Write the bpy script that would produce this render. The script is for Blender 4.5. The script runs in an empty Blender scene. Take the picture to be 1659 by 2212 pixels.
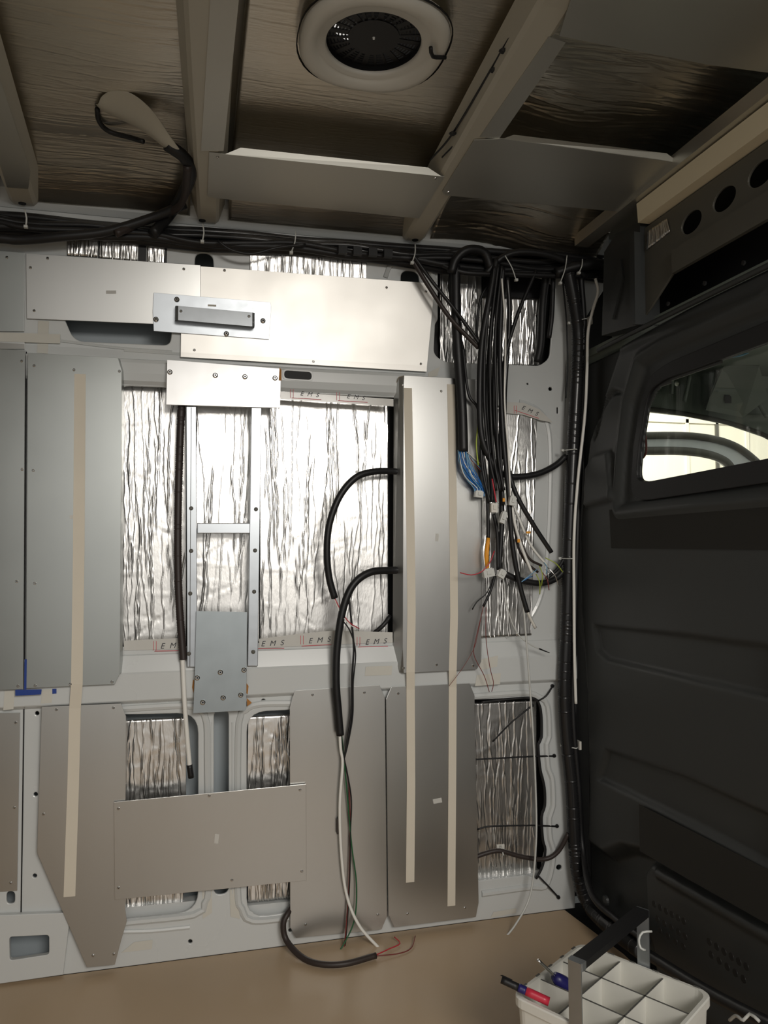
import bpy, bmesh, math, random
import numpy as np
from mathutils import Vector, Matrix

S = bpy.context.scene
C = S.collection

# ------------------------------------------------------------------ camera
FPX, PCX, PCY = 1650.0, 829.5, 1106.0          # the photograph is 1659 x 2212
def rot(y, p, r):
    return (Matrix.Rotation(y, 3, 'Z') @ Matrix.Rotation(p, 3, 'X') @ Matrix.Rotation(r, 3, 'Y'))
CR = rot(-.24483, .04577, .00428)
CAM = Vector((0, -1.95, .9905))
cd = bpy.data.cameras.new('camera'); cam = bpy.data.objects.new('camera', cd); C.objects.link(cam)
cd.sensor_fit = 'HORIZONTAL'; cd.sensor_width = 36; cd.lens = 36 * FPX / 1659
cd.clip_start = .02
cam.matrix_world = Matrix.Translation(CAM) @ (CR @ Matrix.Rotation(math.pi / 2, 3, 'X')).to_4x4()
S.camera = cam

# ------------------------------------------------------------------ light and exposure
w = bpy.data.worlds.new('world'); S.world = w; w.use_nodes = True
w.node_tree.nodes['Background'].inputs[0].default_value = (1.0, .965, .91, 1)
w.node_tree.nodes['Background'].inputs[1].default_value = .66
def area(name, loc, target, sx, sy, power, col):
    l = bpy.data.lights.new(name, 'AREA'); l.shape = 'RECTANGLE'; l.size = sx; l.size_y = sy
    l.energy = power; l.color = col
    o = bpy.data.objects.new(name, l); C.objects.link(o); o.location = loc
    o.rotation_euler = (Vector(target) - Vector(loc)).to_track_quat('-Z', 'Y').to_euler()
    return o
area('workshop_strip_light', (.66, -3.5, 1.95), (.25, 0, 1.2), 1.0, .8, 42, (1, .95, .88))
area('workshop_wall_fill', (2.2, 2.6, 3.6), (2.2, 4.8, 1.2), 3, 1, 380, (1, .95, .84))  # added unseen fill light, brightens the workshop wall beyond the cab window
S.view_settings.view_transform = 'Standard'; S.view_settings.look = 'None'
S.view_settings.gamma = 1; S.view_settings.use_curve_mapping = False
S.view_settings.exposure = 0.12
S.cycles.max_bounces = 8

XB = 1.026                                      # plane of the bulkhead
def ray(px, py): return CR @ Vector(((px - PCX) / FPX, 1, -(py - PCY) / FPX))
def U(px, py, ax, v):                            # where the sight line meets a plane of the van
    d = ray(px, py); return CAM + d * ((v - CAM[ax]) / d[ax])
def lean(z): return -.14 * max(0.0, z - 1.475)    # the wall leans in above the window head
def W(px, py, y=0.0):
    p = U(px, py, 1, y)
    for _ in range(5): p = U(px, py, 1, y + lean(p.z))
    return p
def B(px, py, dx=0.0): return U(px, py, 0, XB + dx)
def F(px, py, z=0.0): return U(px, py, 2, z)
def zr(y): return 1.785 + .045 * min(-y, .9)     # underside of the roof bows, arched
def R(px, py, dz=0.0):                           # a point on the roof
    z = 1.8
    for _ in range(12):
        p = U(px, py, 2, z); z = zr(p.y) + dz
    return U(px, py, 2, z)

# ------------------------------------------------------------------ materials
def mat(name, col, rough=.5, metal=0.0, noise=None, bump=None, coat=0.0, spec=.5, stretch=(1, 1, 1), var=.06):
    m = bpy.data.materials.new(name); m.use_nodes = True; n = m.node_tree; b = n.nodes['Principled BSDF']
    b.inputs['Base Color'].default_value = (*col, 1); b.inputs['Roughness'].default_value = rough
    b.inputs['Metallic'].default_value = metal; b.inputs['Coat Weight'].default_value = coat
    b.inputs['Specular IOR Level'].default_value = spec
    tc = n.nodes.new('ShaderNodeTexCoord'); mp = n.nodes.new('ShaderNodeMapping')
    mp.inputs['Scale'].default_value = stretch; n.links.new(tc.outputs['Object'], mp.inputs[0])
    if noise:
        t = n.nodes.new('ShaderNodeTexNoise'); t.inputs['Scale'].default_value = noise; t.inputs['Detail'].default_value = 5
        n.links.new(mp.outputs[0], t.inputs['Vector'])
        mx = n.nodes.new('ShaderNodeMix'); mx.data_type = 'RGBA'
        mx.inputs[6].default_value = (*[c * (1 - var) for c in col], 1); mx.inputs[7].default_value = (*[min(1, c * (1 + var)) for c in col], 1)
        n.links.new(t.outputs[0], mx.inputs[0]); n.links.new(mx.outputs[2], b.inputs['Base Color'])
        mr = n.nodes.new('ShaderNodeMapRange'); mr.inputs[3].default_value = max(.02, rough - .06); mr.inputs[4].default_value = rough + .08
        n.links.new(t.outputs[0], mr.inputs[0]); n.links.new(mr.outputs[0], b.inputs['Roughness'])
    if bump:
        sc, st, dist = bump
        t2 = n.nodes.new('ShaderNodeTexNoise'); t2.inputs['Scale'].default_value = sc; t2.inputs['Detail'].default_value = 4
        n.links.new(mp.outputs[0], t2.inputs['Vector'])
        bp = n.nodes.new('ShaderNodeBump'); bp.inputs['Strength'].default_value = st; bp.inputs['Distance'].default_value = dist
        n.links.new(t2.outputs[0], bp.inputs['Height']); n.links.new(bp.outputs[0], b.inputs['Normal'])
    return m
M = {}
M['paint'] = mat('van_paint', (.63, .65, .645), .25, 0, noise=3, var=.03, coat=.3)
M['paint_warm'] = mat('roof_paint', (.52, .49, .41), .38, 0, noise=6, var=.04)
M['outer'] = mat('outer_skin_paint', (.42, .47, .50), .4)
M['alu'] = mat('aluminium_sheet', (.56, .56, .545), .30, .95, noise=5, var=.035, bump=(500, .03, .0001), stretch=(1, 1, .3))
M['alu_dark'] = mat('roof_aluminium_sheet', (.56, .55, .50), .42, .9, noise=7, var=.05, bump=(300, .05, .0004), stretch=(.12, 1, 1))
M['alug'] = mat('grey_aluminium_sheet', (.43, .45, .44), .30, .9, noise=5, var=.035)
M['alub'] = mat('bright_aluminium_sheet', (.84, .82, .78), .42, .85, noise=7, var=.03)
M['galvd'] = mat('dull_galvanised_steel', (.36, .40, .42), .42, .8, noise=18, var=.14)
M['galv'] = mat('galvanised_steel', (.47, .50, .53), .34, .9, noise=35, var=.10)
M['zinc'] = mat('glare_white_zinc', (.96, .97, .98), .36, .45, noise=22, var=.06)  # base whitened to carry the lamp's reflection on the head plate
M['foil'] = mat('foil', (.84, .83, .81), .28, 1.0, noise=30, var=.04, bump=(190, .3, .001), stretch=(1, 1, .35))
M['foil_x'] = mat('roof_foil', (.70, .65, .56), .30, 1.0, noise=26, var=.07, bump=(240, .5, .0012), stretch=(.12, 1, 1))
M['screw'] = mat('screw_steel', (.75, .75, .74), .2, 1.0)
M['dark'] = mat('dark_socket', (.004, .004, .004), .6)
M['black'] = mat('black_cable_sheath', (.010, .010, .011), .46, noise=60, var=.2)
M['conduit'] = mat('black_conduit', (.018, .018, .019), .26)
M['brown'] = mat('brown_black_sleeve', (.035, .025, .022), .5)
M['charcoal'] = mat('charcoal_partition', (.036, .039, .039), .45, noise=5, var=.08, bump=(500, .08, .0005))
M['pad'] = mat('sound_deadening_pad', (.017, .016, .013), .7, noise=9, var=.2)
M['rubber'] = mat('black_rubber', (.010, .010, .011), .5)
M['floorm'] = mat('floor_board', (.50, .37, .24), .42, 0, noise=4, var=.09, bump=(700, .05, .0004))
M['tape'] = mat('masking_tape', (.73, .67, .56), .7, noise=14, var=.04, bump=(200, .1, .0005))
M['oldtape'] = mat('old_masking_tape', (.64, .625, .565), .75, noise=20, var=.06)
M['blue'] = mat('blue_tape', (.012, .05, .28), .5)
M['white'] = mat('white_plastic', (.72, .70, .64), .4)
M['nylon'] = mat('clear_nylon', (.66, .67, .64), .35)
M['whitewire'] = mat('white_wire', (.88, .87, .82), .35)
M['red'] = mat('red_wire', (.55, .03, .05), .35)
M['redd'] = mat('dark_red_wire', (.20, .04, .035), .4)
M['bluew'] = mat('blue_wire', (.02, .17, .52), .35)
M['lblue'] = mat('light_blue_wire', (.20, .42, .62), .35)
M['green'] = mat('green_wire', (.02, .12, .045), .35)
M['yg'] = mat('yellow_green_wire', (.42, .52, .06), .35)
M['orange'] = mat('orange_sleeve', (.85, .35, .02), .5)
M['cream'] = mat('cream_profile', (.86, .76, .55), .5, noise=4, var=.03)
M['crate'] = mat('crate_plastic', (.78, .77, .71), .45, noise=10, var=.05)
M['cratek'] = mat('scuffed_crate_edge', (.12, .12, .11), .6, noise=90, var=.8)
M['ink'] = mat('printed_ink', (.03, .03, .04), .6)
M['redink'] = mat('red_printed_ink', (.62, .10, .12), .6)
M['rust'] = mat('rust_primer', (.45, .20, .05), .8, noise=60, var=.4)
M['navy'] = mat('navy_plastic', (.018, .016, .12), .35)
M['markerred'] = mat('red_marker_body', (.55, .03, .06), .35)
M['concrete'] = mat('workshop_floor', (.22, .21, .19), .6, noise=2, var=.1)
M['shop'] = mat('workshop_wall', (.86, .82, .70), .7, noise=1, var=.03)
M['carwhite'] = mat('white_door_paint', (.80, .82, .86), .25, coat=.4)
M['seal'] = mat('grey_door_seal', (.10, .095, .08), .5)
M['cab'] = mat('cab_green_grey', (.19, .22, .19), .4, noise=12, var=.15)
M['brownduct'] = mat('dull_green_grey_header', (.13, .125, .105), .45, .3, noise=8, var=.1)
M['clear'] = mat('clear_tape', (.62, .61, .57), .18, noise=30, var=.05)
def glassmat():
    m = bpy.data.materials.new('cab_glass'); m.use_nodes = True; n = m.node_tree
    n.nodes.remove(n.nodes['Principled BSDF']); o = n.nodes['Material Output']
    t = n.nodes.new('ShaderNodeBsdfTransparent'); t.inputs[0].default_value = (.93, .96, .94, 1)
    g = n.nodes.new('ShaderNodeBsdfGlossy'); g.inputs['Roughness'].default_value = .02
    lw = n.nodes.new('ShaderNodeLayerWeight'); lw.inputs[0].default_value = .5
    f = n.nodes.new('ShaderNodeMath'); f.operation = 'POWER'; f.inputs[1].default_value = 3.5; n.links.new(lw.outputs['Facing'], f.inputs[0])
    x = n.nodes.new('ShaderNodeMixShader'); n.links.new(f.outputs[0], x.inputs[0]); n.links.new(t.outputs[0], x.inputs[1]); n.links.new(g.outputs[0], x.inputs[2])
    n.links.new(x.outputs[0], o.inputs[0]); return m
M['glass'] = glassmat()

# ------------------------------------------------------------------ builders
def tag(o, label=None, cat=None, group=None, kind=None):
    if label: o['label'] = label
    if cat: o['category'] = cat
    if group: o['group'] = group
    if kind: o['kind'] = kind
    return o
def thing(name, label, cat, loc=(0, 0, 0), group=None, kind=None):
    o = bpy.data.objects.new(name, None); C.objects.link(o); o.location = loc; o.empty_display_size = .03
    return tag(o, label, cat, group, kind)
def base(parent):
    p = Vector((0, 0, 0))
    while parent is not None:
        p += Vector(parent.location); parent = parent.parent
    return p
def mesh(name, verts, faces, m, parent=None, smooth=False, mats=None, origin=None):
    vs = [Vector(v) for v in verts]
    if origin is None:
        a = np.array([tuple(v) for v in vs]); origin = Vector(((a[:, 0].min() + a[:, 0].max()) / 2, (a[:, 1].min() + a[:, 1].max()) / 2, a[:, 2].min()))
    if parent is not None: origin = origin
    me = bpy.data.meshes.new(name); me.from_pydata([tuple(v - origin) for v in vs], [], faces)
    for k in (m if isinstance(m, (list, tuple)) else [m]): me.materials.append(k)
    if mats: me.polygons.foreach_set('material_index', mats)
    if smooth: me.polygons.foreach_set('use_smooth', [True] * len(me.polygons))
    me.update()
    o = bpy.data.objects.new(name, me); C.objects.link(o)
    o.location = origin - base(parent); o.parent = parent
    return o
def newell(p):
    n = Vector((0, 0, 0))
    for i in range(len(p)):
        a, b = p[i], p[(i + 1) % len(p)]
        n += Vector(((a.y - b.y) * (a.z + b.z), (a.z - b.z) * (a.x + b.x), (a.x - b.x) * (a.y + b.y)))
    return n.normalized()
def slab(pts, t, towards=None):
    """polygon pts is the seen face; extruded t away from the viewer"""
    p = [Vector(q) for q in pts]; n = newell(p); c = sum(p, Vector()) / len(p)
    tw = Vector(towards) if towards is not None else (CAM - c)
    if n.dot(tw) < 0: p.reverse(); n = -n
    k = len(p); v = p + [q - n * t for q in p]
    f = [tuple(range(k)), tuple(range(2 * k - 1, k - 1, -1))] + [(i, i + k, (i + 1) % k + k, (i + 1) % k) for i in range(k)]
    return v, f
def plate(name, pts, t, m, parent=None, towards=None):
    v, f = slab(pts, t, towards); return mesh(name, v, f, m, parent)
def join(parts):
    V, Fc = [], []
    for v, f in parts:
        o = len(V); V += list(v); Fc += [tuple(i + o for i in g) for g in f]
    return V, Fc
def boxvf(c, sx, sy, sz, rm=None, ch=0.0):
    c = Vector(c); vs = []
    for z in (-1, 1):
        for x, y in ((-1, -1), (1, -1), (1, 1), (-1, 1)):
            q = Vector((x * sx / 2, y * sy / 2, z * sz / 2)); vs.append(c + (rm @ q if rm else q))
    return vs, [(3, 2, 1, 0), (4, 5, 6, 7), (0, 1, 5, 4), (1, 2, 6, 5), (2, 3, 7, 6), (3, 0, 4, 7)]
def fill(name, outer, holes, ax, org, t, bev, m, parent=None):
    """flat sheet with holes: outlines in 2D, front face at org, ax = (u, v, n) world axes"""
    cu = bpy.data.curves.new('tmp', 'CURVE'); cu.dimensions = '2D'; cu.fill_mode = 'BOTH'
    for lp in [outer] + holes:
        s = cu.splines.new('POLY'); s.points.add(len(lp) - 1); s.use_cyclic_u = True
        for i, (a, b) in enumerate(lp): s.points[i].co = (a, b, 0, 1)
    cu.extrude = t / 2; cu.bevel_depth = bev; cu.bevel_resolution = 1; cu.offset = -bev
    ob = bpy.data.objects.new('tmp', cu); C.objects.link(ob)
    bpy.context.view_layer.update()
    me = bpy.data.meshes.new_from_object(ob.evaluated_get(bpy.context.evaluated_depsgraph_get()))
    bpy.data.objects.remove(ob); bpy.data.curves.remove(cu)
    u, v, n = [Vector(a) for a in ax]; org = Vector(org); d = t / 2 + bev
    V = [org + u * q.co.x + v * q.co.y + n * (q.co.z - d) for q in me.vertices]
    Fc = [tuple(p.vertices) for p in me.polygons]; bpy.data.meshes.remove(me)
    bm = bmesh.new(); vv = [bm.verts.new(q) for q in V]
    for g in Fc:
        try: bm.faces.new([vv[i] for i in g])
        except ValueError: pass
    if tuple(ax[2]) == (0, -1, 0) and org.y > -.5:
        bmesh.ops.bisect_plane(bm, geom=bm.verts[:] + bm.edges[:] + bm.faces[:], plane_co=(0, 0, 1.475), plane_no=(0, 0, 1), dist=1e-5)
        for q in bm.verts: q.co.y += lean(q.co.z)
    bmesh.ops.remove_doubles(bm, verts=bm.verts, dist=1e-5); bmesh.ops.recalc_face_normals(bm, faces=bm.faces)
    V = [q.co.copy() for q in bm.verts]; bm.verts.index_update(); Fc = [tuple(q.index for q in g.verts) for g in bm.faces]; bm.free()
    return (V, Fc) if name is None else mesh(name, V, Fc, m, parent)
def spline(pts, step=.008):
    p = [Vector(q) for q in pts]
    if len(p) == 2: p = [p[0], p[0].lerp(p[1], .5), p[1]]
    e = [p[0] * 2 - p[1]] + p + [p[-1] * 2 - p[-2]]; out = []
    for i in range(1, len(e) - 2):
        a, b, c, d = e[i - 1], e[i], e[i + 1], e[i + 2]; n = max(2, int((c - b).length / step))
        for k in range(n):
            t = k / n
            out.append(.5 * ((2 * b) + (c - a) * t + (2 * a - 5 * b + 4 * c - d) * t * t + (3 * b - a - 3 * c + d) * t ** 3))
    out.append(p[-1]); return out
def tubevf(pts, r, n=8, step=.008, raw=False, flat=1.0):
    P = pts if raw else spline(pts, step); V, Fc = [], []; nx = None; L = 0.0
    for i, p in enumerate(P):
        t = (P[min(i + 1, len(P) - 1)] - P[max(i - 1, 0)]).normalized()
        if nx is None: nx = t.orthogonal().normalized()
        nx = (nx - t * nx.dot(t)).normalized(); by = t.cross(nx)
        if i: L += (p - P[i - 1]).length
        rr = r(L, i / (len(P) - 1)) if callable(r) else r
        for k in range(n):
            a = 2 * math.pi * k / n; V.append(p + nx * math.cos(a) * rr + by * math.sin(a) * rr * flat)
        if i:
            o = (i - 1) * n
            Fc += [(o + k, o + (k + 1) % n, o + n + (k + 1) % n, o + n + k) for k in range(n)]
    Fc += [tuple(range(n - 1, -1, -1)), tuple(range(len(V) - n, len(V)))]
    return V, Fc
def tube(name, pts, r, m, parent=None, **k):
    v, f = tubevf(pts, r, **k); return mesh(name, v, f, m, parent, smooth=True)
def wp(l): return [W(a, b, c) for a, b, c in l]
def cable(name, label, pts, r, m, cat='cable', group=None, **k):
    return tag(tube(name, pts, r, m, **k), label, cat, group)
def lathe(prof, n, c, axis):
    """prof: list of (r, h) along axis"""
    a = Vector(axis).normalized(); u = a.orthogonal().normalized(); v = a.cross(u); c = Vector(c); V, Fc = [], []
    for r, h in prof:
        for k in range(n):
            t = 2 * math.pi * k / n; V.append(c + a * h + (u * math.cos(t) + v * math.sin(t)) * r)
    for i in range(len(prof) - 1):
        for k in range(n):
            Fc.append((i * n + k, i * n + (k + 1) % n, (i + 1) * n + (k + 1) % n, (i + 1) * n + k))
    Fc.append(tuple(range(n - 1, -1, -1))); Fc.append(tuple(range((len(prof) - 1) * n, len(prof) * n)))
    return V, Fc
# screws share one mesh; the face looks along local -Y
def screwmesh(r, h, nm):
    v, f = lathe([(r, 0), (r * .92, h * .6), (r * .55, h), (r * .34, h), (r * .30, h * .45)], 10, (0, 0, 0), (0, -1, 0))
    me = bpy.data.meshes.new(nm); me.from_pydata([tuple(q) for q in v], [], f); me.materials.append(M['screw']); me.materials.append(M['dark'])
    idx = [0] * len(f)
    for i in range(30, 40): idx[i] = 1
    idx[-1] = 1; me.polygons.foreach_set('material_index', idx); me.update(); return me
SM, RM = screwmesh(.0035, .0022, 'screw'), screwmesh(.0068, .004, 'rivet')
def screw(parent, p, big=False, rotm=None, name=None):
    o = bpy.data.objects.new(name or ('rivet' if big else 'screw'), RM if big else SM); C.objects.link(o)
    o.parent = parent; o.location = Vector(p) - base(parent)
    if rotm: o.rotation_euler = rotm
    return o
def rr(x0, y0, x1, y1, r, n=6):
    """rounded rectangle outline; r may be four radii (x0y0, x1y0, x1y1, x0y1)"""
    rs = r if isinstance(r, (list, tuple)) else [r] * 4; out = []
    sx, sy = (1 if x1 > x0 else -1), (1 if y1 > y0 else -1)
    for (cx, cy, q), k in zip(((x0, y0, 2), (x1, y0, 3), (x1, y1, 0), (x0, y1, 1)), rs):
        if k <= 0: out.append((cx, cy)); continue
        ox = cx + (k * sx if q in (2, 1) else -k * sx); oy = cy + (k * sy if q in (2, 3) else -k * sy)
        for i in range(n + 1):
            a = math.pi / 2 * (q + i / n); out.append((ox + k * math.cos(a) * sx, oy + k * math.sin(a) * sy))
    return out
def roundpoly(pts, r, n=5):
    P = [Vector((a, b)) for a, b in pts]; out = []
    rs = r if isinstance(r, (list, tuple)) else [r] * len(P)
    for i, p in enumerate(P):
        k = rs[i]; a, b = P[i - 1], P[(i + 1) % len(P)]
        if k <= 0: out.append((p.x, p.y)); continue
        u = (a - p); v = (b - p); ku = min(k, u.length * .45); kv = min(k, v.length * .45)
        s, e = p + u.normalized() * ku, p + v.normalized() * kv
        for j in range(n + 1):
            t = j / n; q = s * (1 - t) ** 2 + p * 2 * t * (1 - t) + e * t * t; out.append((q.x, q.y))
    return out
def wxz(pts, y=0.0):
    return [(q.x, q.z) for q in (W(a, b, y) for a, b in pts)]
WALLAX = ((1, 0, 0), (0, 0, 1), (0, -1, 0))
def wsheet(name, px, y, t, m, parent=None, r=0.0, holes=(), bev=.0004):
    """sheet parallel to the side wall, front face at y, outline given where it is seen"""
    o = wxz(roundpoly(px, r) if r else px, y)
    return fill(name, o, [wxz(h, y) for h in holes], WALLAX, (0, y, 0), t, bev, m, parent)

# foil sheet: real creases in the mesh
def foil(name, label, TL, TR, BR, BL, m, seed, dens=110, amp=.0012, broad=.0018, along='v', fine=.0011, coarse=.006,
         hole=None, drape=None, group=None, kinks=14, thick=.004):
    rg = np.random.default_rng(seed); TL, TR, BR, BL = [np.array(tuple(q)) for q in (TL, TR, BR, BL)]
    Wd = np.linalg.norm(TR - TL); Hd = np.linalg.norm(BL - TL)
    nrm = np.cross(TR - TL, BL - TL); nrm /= np.linalg.norm(nrm)
    cc = (TL + TR + BR + BL) / 4
    if np.dot(nrm, np.array(tuple(CAM)) - cc) < 0: nrm = -nrm
    nu, nv = (int(Wd / fine), int(Hd / coarse)) if along == 'v' else (int(Wd / coarse), int(Hd / fine))
    nu, nv = max(nu, 6), max(nv, 6)
    u, v = np.meshgrid(np.linspace(0, 1, nu), np.linspace(0, 1, nv)); X, Y = u * Wd, v * Hd
    a, l, LA, LL = (X, Y, Wd, Hd) if along == 'v' else (Y, X, Hd, Wd)      # a = across the creases, l = along them
    h = np.zeros_like(X)
    for k in range(7):
        fa, fl = rg.uniform(4, 16), rg.uniform(2, 9); h += broad / 4 * np.sin(a * fa * 2 + rg.uniform(0, 6)) * np.sin(l * fl + rg.uniform(0, 6))
    for k in range(int(dens * LA * 1.4 + 3)):
        a0 = rg.uniform(0, LA); l0 = rg.uniform(-.1, LL); ln = rg.uniform(.08, .50); sl = rg.normal(0, .05)
        w0 = rg.uniform(.0008, .0016); A = amp * 1.15 * rg.uniform(.4, 1.3) * rg.choice([-1, 1, 1])
        c = a0 + sl * (l - l0) + .003 * np.sin(l * rg.uniform(10, 45) + rg.uniform(0, 6)) + .0008 * np.sin(l * 140 + k)
        e = np.clip((l - l0) / .02, 0, 1) * np.clip((l0 + ln - l) / .03, 0, 1)
        h += A * e * np.exp(-np.abs((a - c) / w0) ** 1.6)
    for k in range(kinks):                                     # a few folds lying across the others
        a0, l0 = rg.uniform(0, LA), rg.uniform(0, LL); sl = rg.normal(0, .35); ln = rg.uniform(.03, .14)
        d = (l - l0) - sl * (a - a0); e = np.clip(1 - np.abs(a - a0) / ln, 0, 1)
        h += amp * rg.uniform(-1.2, 1.2) * e * np.exp(-(d / .003) ** 2) * .6
    P = (TL[None, None] * (1 - u)[..., None] * (1 - v)[..., None] + TR * (u * (1 - v))[..., None] + BR * (u * v)[..., None] + BL * ((1 - u) * v)[..., None])
    P = P + nrm * h[..., None]
    if drape is not None: P = drape(P, u, v)
    idx = np.arange(nu * nv).reshape(nv, nu)
    q = np.stack([idx[:-1, :-1], idx[1:, :-1], idx[1:, 1:], idx[:-1, 1:]], -1).reshape(-1, 4)
    if hole is not None:
        cen = P.reshape(-1, 3)[q].mean(1); q = q[~hole(cen)]
    f0 = np.cross(P[1, 0] - P[0, 0], P[0, 1] - P[0, 0])
    if np.dot(f0, nrm) < 0: q = q[:, ::-1]
    used = np.unique(q); mp = -np.ones(nu * nv, int); mp[used] = np.arange(len(used))
    V = P.reshape(-1, 3)[used]; o = mesh(name, [tuple(x) for x in V], [tuple(int(i) for i in g) for g in mp[q]], m, smooth=True)
    sd = o.modifiers.new('thickness', 'SOLIDIFY'); sd.thickness = thick; sd.offset = -1; sd.use_even_offset = False
    return tag(o, label, 'insulation foil', group)

# ================================================================== STRUCTURE
# ---- floor
fl = [(-2.2, 0), (.99, 0), (.997, -.055), (1.022, -.243), (1.022, -1.8), (-2.2, -1.8)]
tag(fill('floor', fl, [], ((1, 0, 0), (0, 1, 0), (0, 0, 1)), (0, 0, 0), .010, .001, M['floorm']), 'beige floor board', kind='structure')
o = mesh('trim_1', *boxvf((.0, -.87, -.024), 4.4, 1.86, .014), M['rubber']); tag(o, 'black sub-floor under the board', kind='structure')
# ---- side wall: pressed inner skin with its openings
def circ(px, py, r, n=10, sx=1.0, sy=1.0): return [(px + r * sx * math.cos(2 * math.pi * k / n), py + r * sy * math.sin(2 * math.pi * k / n)) for k in range(n)]
holes = []
holes.append(roundpoly([(255, 832), (925, 862), (925, 1375), (255, 1402)], 26))              # upper window opening
holes.append(roundpoly([(150, 1546), (428, 1540), (428, 1968), (150, 2000)], [20, 44, 44, 20]))  # lower left
holes.append(roundpoly([(533, 1538), (700, 1530), (700, 1962), (533, 1984)], [44, 20, 20, 44]))  # lower middle
holes.append(roundpoly([(462, 1534), (494, 1532), (494, 1930), (462, 1934)], 16))            # slot
holes.append(roundpoly([(930, 1516), (1152, 1506), (1171, 1528), (1171, 1592), (1164, 1608), (1167, 1660), (1175, 1680), (1178, 1740), (1170, 1765), (1172, 1810),
                        (1179, 1832), (1173, 1858), (1170, 1880), (1160, 1900), (1140, 1890), (930, 1915)], [0, 14, 10, 6, 6, 6, 6, 8, 8, 8, 6, 6, 8, 10, 4, 0]))
holes.append(roundpoly([(946, 585), (1170, 600), (1200, 620), (1187, 775), (1165, 790), (960, 782), (937, 765), (940, 700), (946, 690)], [4, 8, 8, 14, 8, 12, 12, 4, 4]))
holes.append(roundpoly([(140, 690), (372, 700), (368, 746), (160, 737)], [4, 4, 16, 24]))    # handle slot
holes.append(roundpoly([(422, 552), (432, 546), (450, 547), (460, 556), (462, 590), (420, 590)], 8))
holes.append(roundpoly([(866, 592), (875, 584), (895, 585), (905, 594), (906, 625), (866, 625)], 8))
holes.append(roundpoly([(614, 800), (673, 804), (673, 821), (614, 817)], 8))
holes.append(roundpoly([(14, 1926), (32, 1926), (32, 1952), (14, 1952)], 9))
for x, y, r in ((332, 1528, 4.5), (569, 1514, 4.5), (80, 1541, 4.5), (77, 1716, 4.5), (75, 1892, 4.5), (411, 2034, 4.5), (627, 2010, 4), (1208, 1874, 6),
                (138, 1489, 2.5), (820, 817, 2.5), (831, 1454, 2), (1130, 1442, 2.5), (1189, 840, 4), (1140, 829, 2), (1195, 1483, 3)):
    holes.append(circ(x, y, r))
holes.append(roundpoly([(14, 2018), (112, 2014), (112, 2068), (15, 2081)], 7))
holes.append([(1203, 880), (1206, 880), (1206, 893), (1203, 893)])
ZT = 1.835
outer = [(-2.2, 0), (XB - .004, 0), (W(1244, 1500).x, .5), (W(1240, 1000).x, 1.1), (W(1248, 760).x, 1.42), (W(1262, 620).x, 1.62), (1.14, 1.74), (1.14, ZT), (-2.2, ZT)]
vf = [fill(None, outer, [wxz(h) for h in holes], WALLAX, (0, 0, 0), .003, .0022, None)]
# raised beads round the lower openings, window lip, pillar curve
def bead(px, r=.005, flat=1.0, y=.001): return tubevf([W(a, b, y) for a, b in px], r, n=8, step=.012)
vf.append(bead([(262, 1531), (400, 1524), (432, 1534), (446, 1560), (448, 1650), (450, 1900), (442, 1950), (420, 1975), (270, 1992)], .009))
vf.append(bead([(640, 1519), (560, 1521), (530, 1534), (516, 1560), (513, 1700), (513, 1920), (522, 1962), (545, 1988), (640, 1980)], .009))
vf.append(bead([(255, 2012), (330, 2010), (410, 2002)], .006))
vf.append(bead([(1020, 1504), (1130, 1497), (1162, 1505), (1182, 1524), (1186, 1590), (1180, 1606), (1184, 1660), (1192, 1680), (1194, 1740), (1186, 1765), (1188, 1812), (1195, 1835), (1190, 1880), (1176, 1915), (1150, 1915), (1040, 1930)], .009))
vf.append(bead([(1120, 868), (1160, 885), (1182, 920), (1188, 1000), (1184, 1150), (1172, 1270), (1140, 1340), (1090, 1375)], .009, y=.004))
vf.append(bead([(455, 1560), (455, 1740), (455, 1940)], .003)); vf.append(bead([(502, 1560), (502, 1740), (502, 1930)], .003))
vf.append(bead([(385, 540), (400, 520), (440, 514), (482, 525), (500, 545)], .007)); vf.append(bead([(832, 600), (845, 572), (884, 560), (925, 578), (940, 610)], .007))
vf.append(bead([(268, 757), (390, 765)], .004)); vf.append(bead([(120, 735), (260, 752), (372, 760)], .004))
wall = tag(mesh('wall_back', *join(vf), M['paint']), 'glossy pale grey inner side wall with pressed openings', kind='structure')
# middle rail (bevelled beam) and the upper rail with a soft slope
def railpart(name, prof, x0, x1, m=M['paint'], parent=wall):
    n = len(prof); V = [(x0, y, z) for y, z in prof] + [(x1, y, z) for y, z in prof]
    f = [(i, (i + 1) % n, (i + 1) % n + n, i + n) for i in range(n)] + [tuple(range(n - 1, -1, -1)), tuple(range(n, 2 * n))]
    return mesh(name, V, f, m, parent)
z1, z2, z3 = W(600, 1402).z, W(600, 1443, -.016).z, W(600, 1497, -.016).z
railpart('middle_rail', [(.0005, z1), (-.003, z1 - .003), (-.015, z2 + .004), (-.017, z2), (-.017, z3), (-.015, z3 - .003), (.0005, z3 - .012)], -2.19, 1.03)
z1, z2, z3 = W(600, 795).z, W(600, 800).z, W(600, 848).z
railpart('upper_rail', [(.0005, z1 + .004), (-.010, z1), (-.012, z1 - .008), (-.012, z3 + .030), (-.008, z3 + .012), (.0005, z3 + .003)], -2.19, .60)
# cant rail along the roof edge
railpart('cant_rail', [(-.046, 1.785), (-.058, 1.797), (-.070, 1.822), (-.070, 1.895), (-.044, 1.90)], -2.19, 1.12)
# vertical door seam
s = [W(57, 760, -.0012), W(52, 1495, -.0012), W(45, 2015, -.0012)]
tube('seam', s, .0016, M['rubber'], wall, n=6, step=.05)
s = [W(1232, 560, -.001), W(1222, 800, -.001), W(1215, 1200, -.001), W(1215, 1300, -.001)]
tube('seam', s, .0009, M['seal'], wall, n=6, step=.05)
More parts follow.
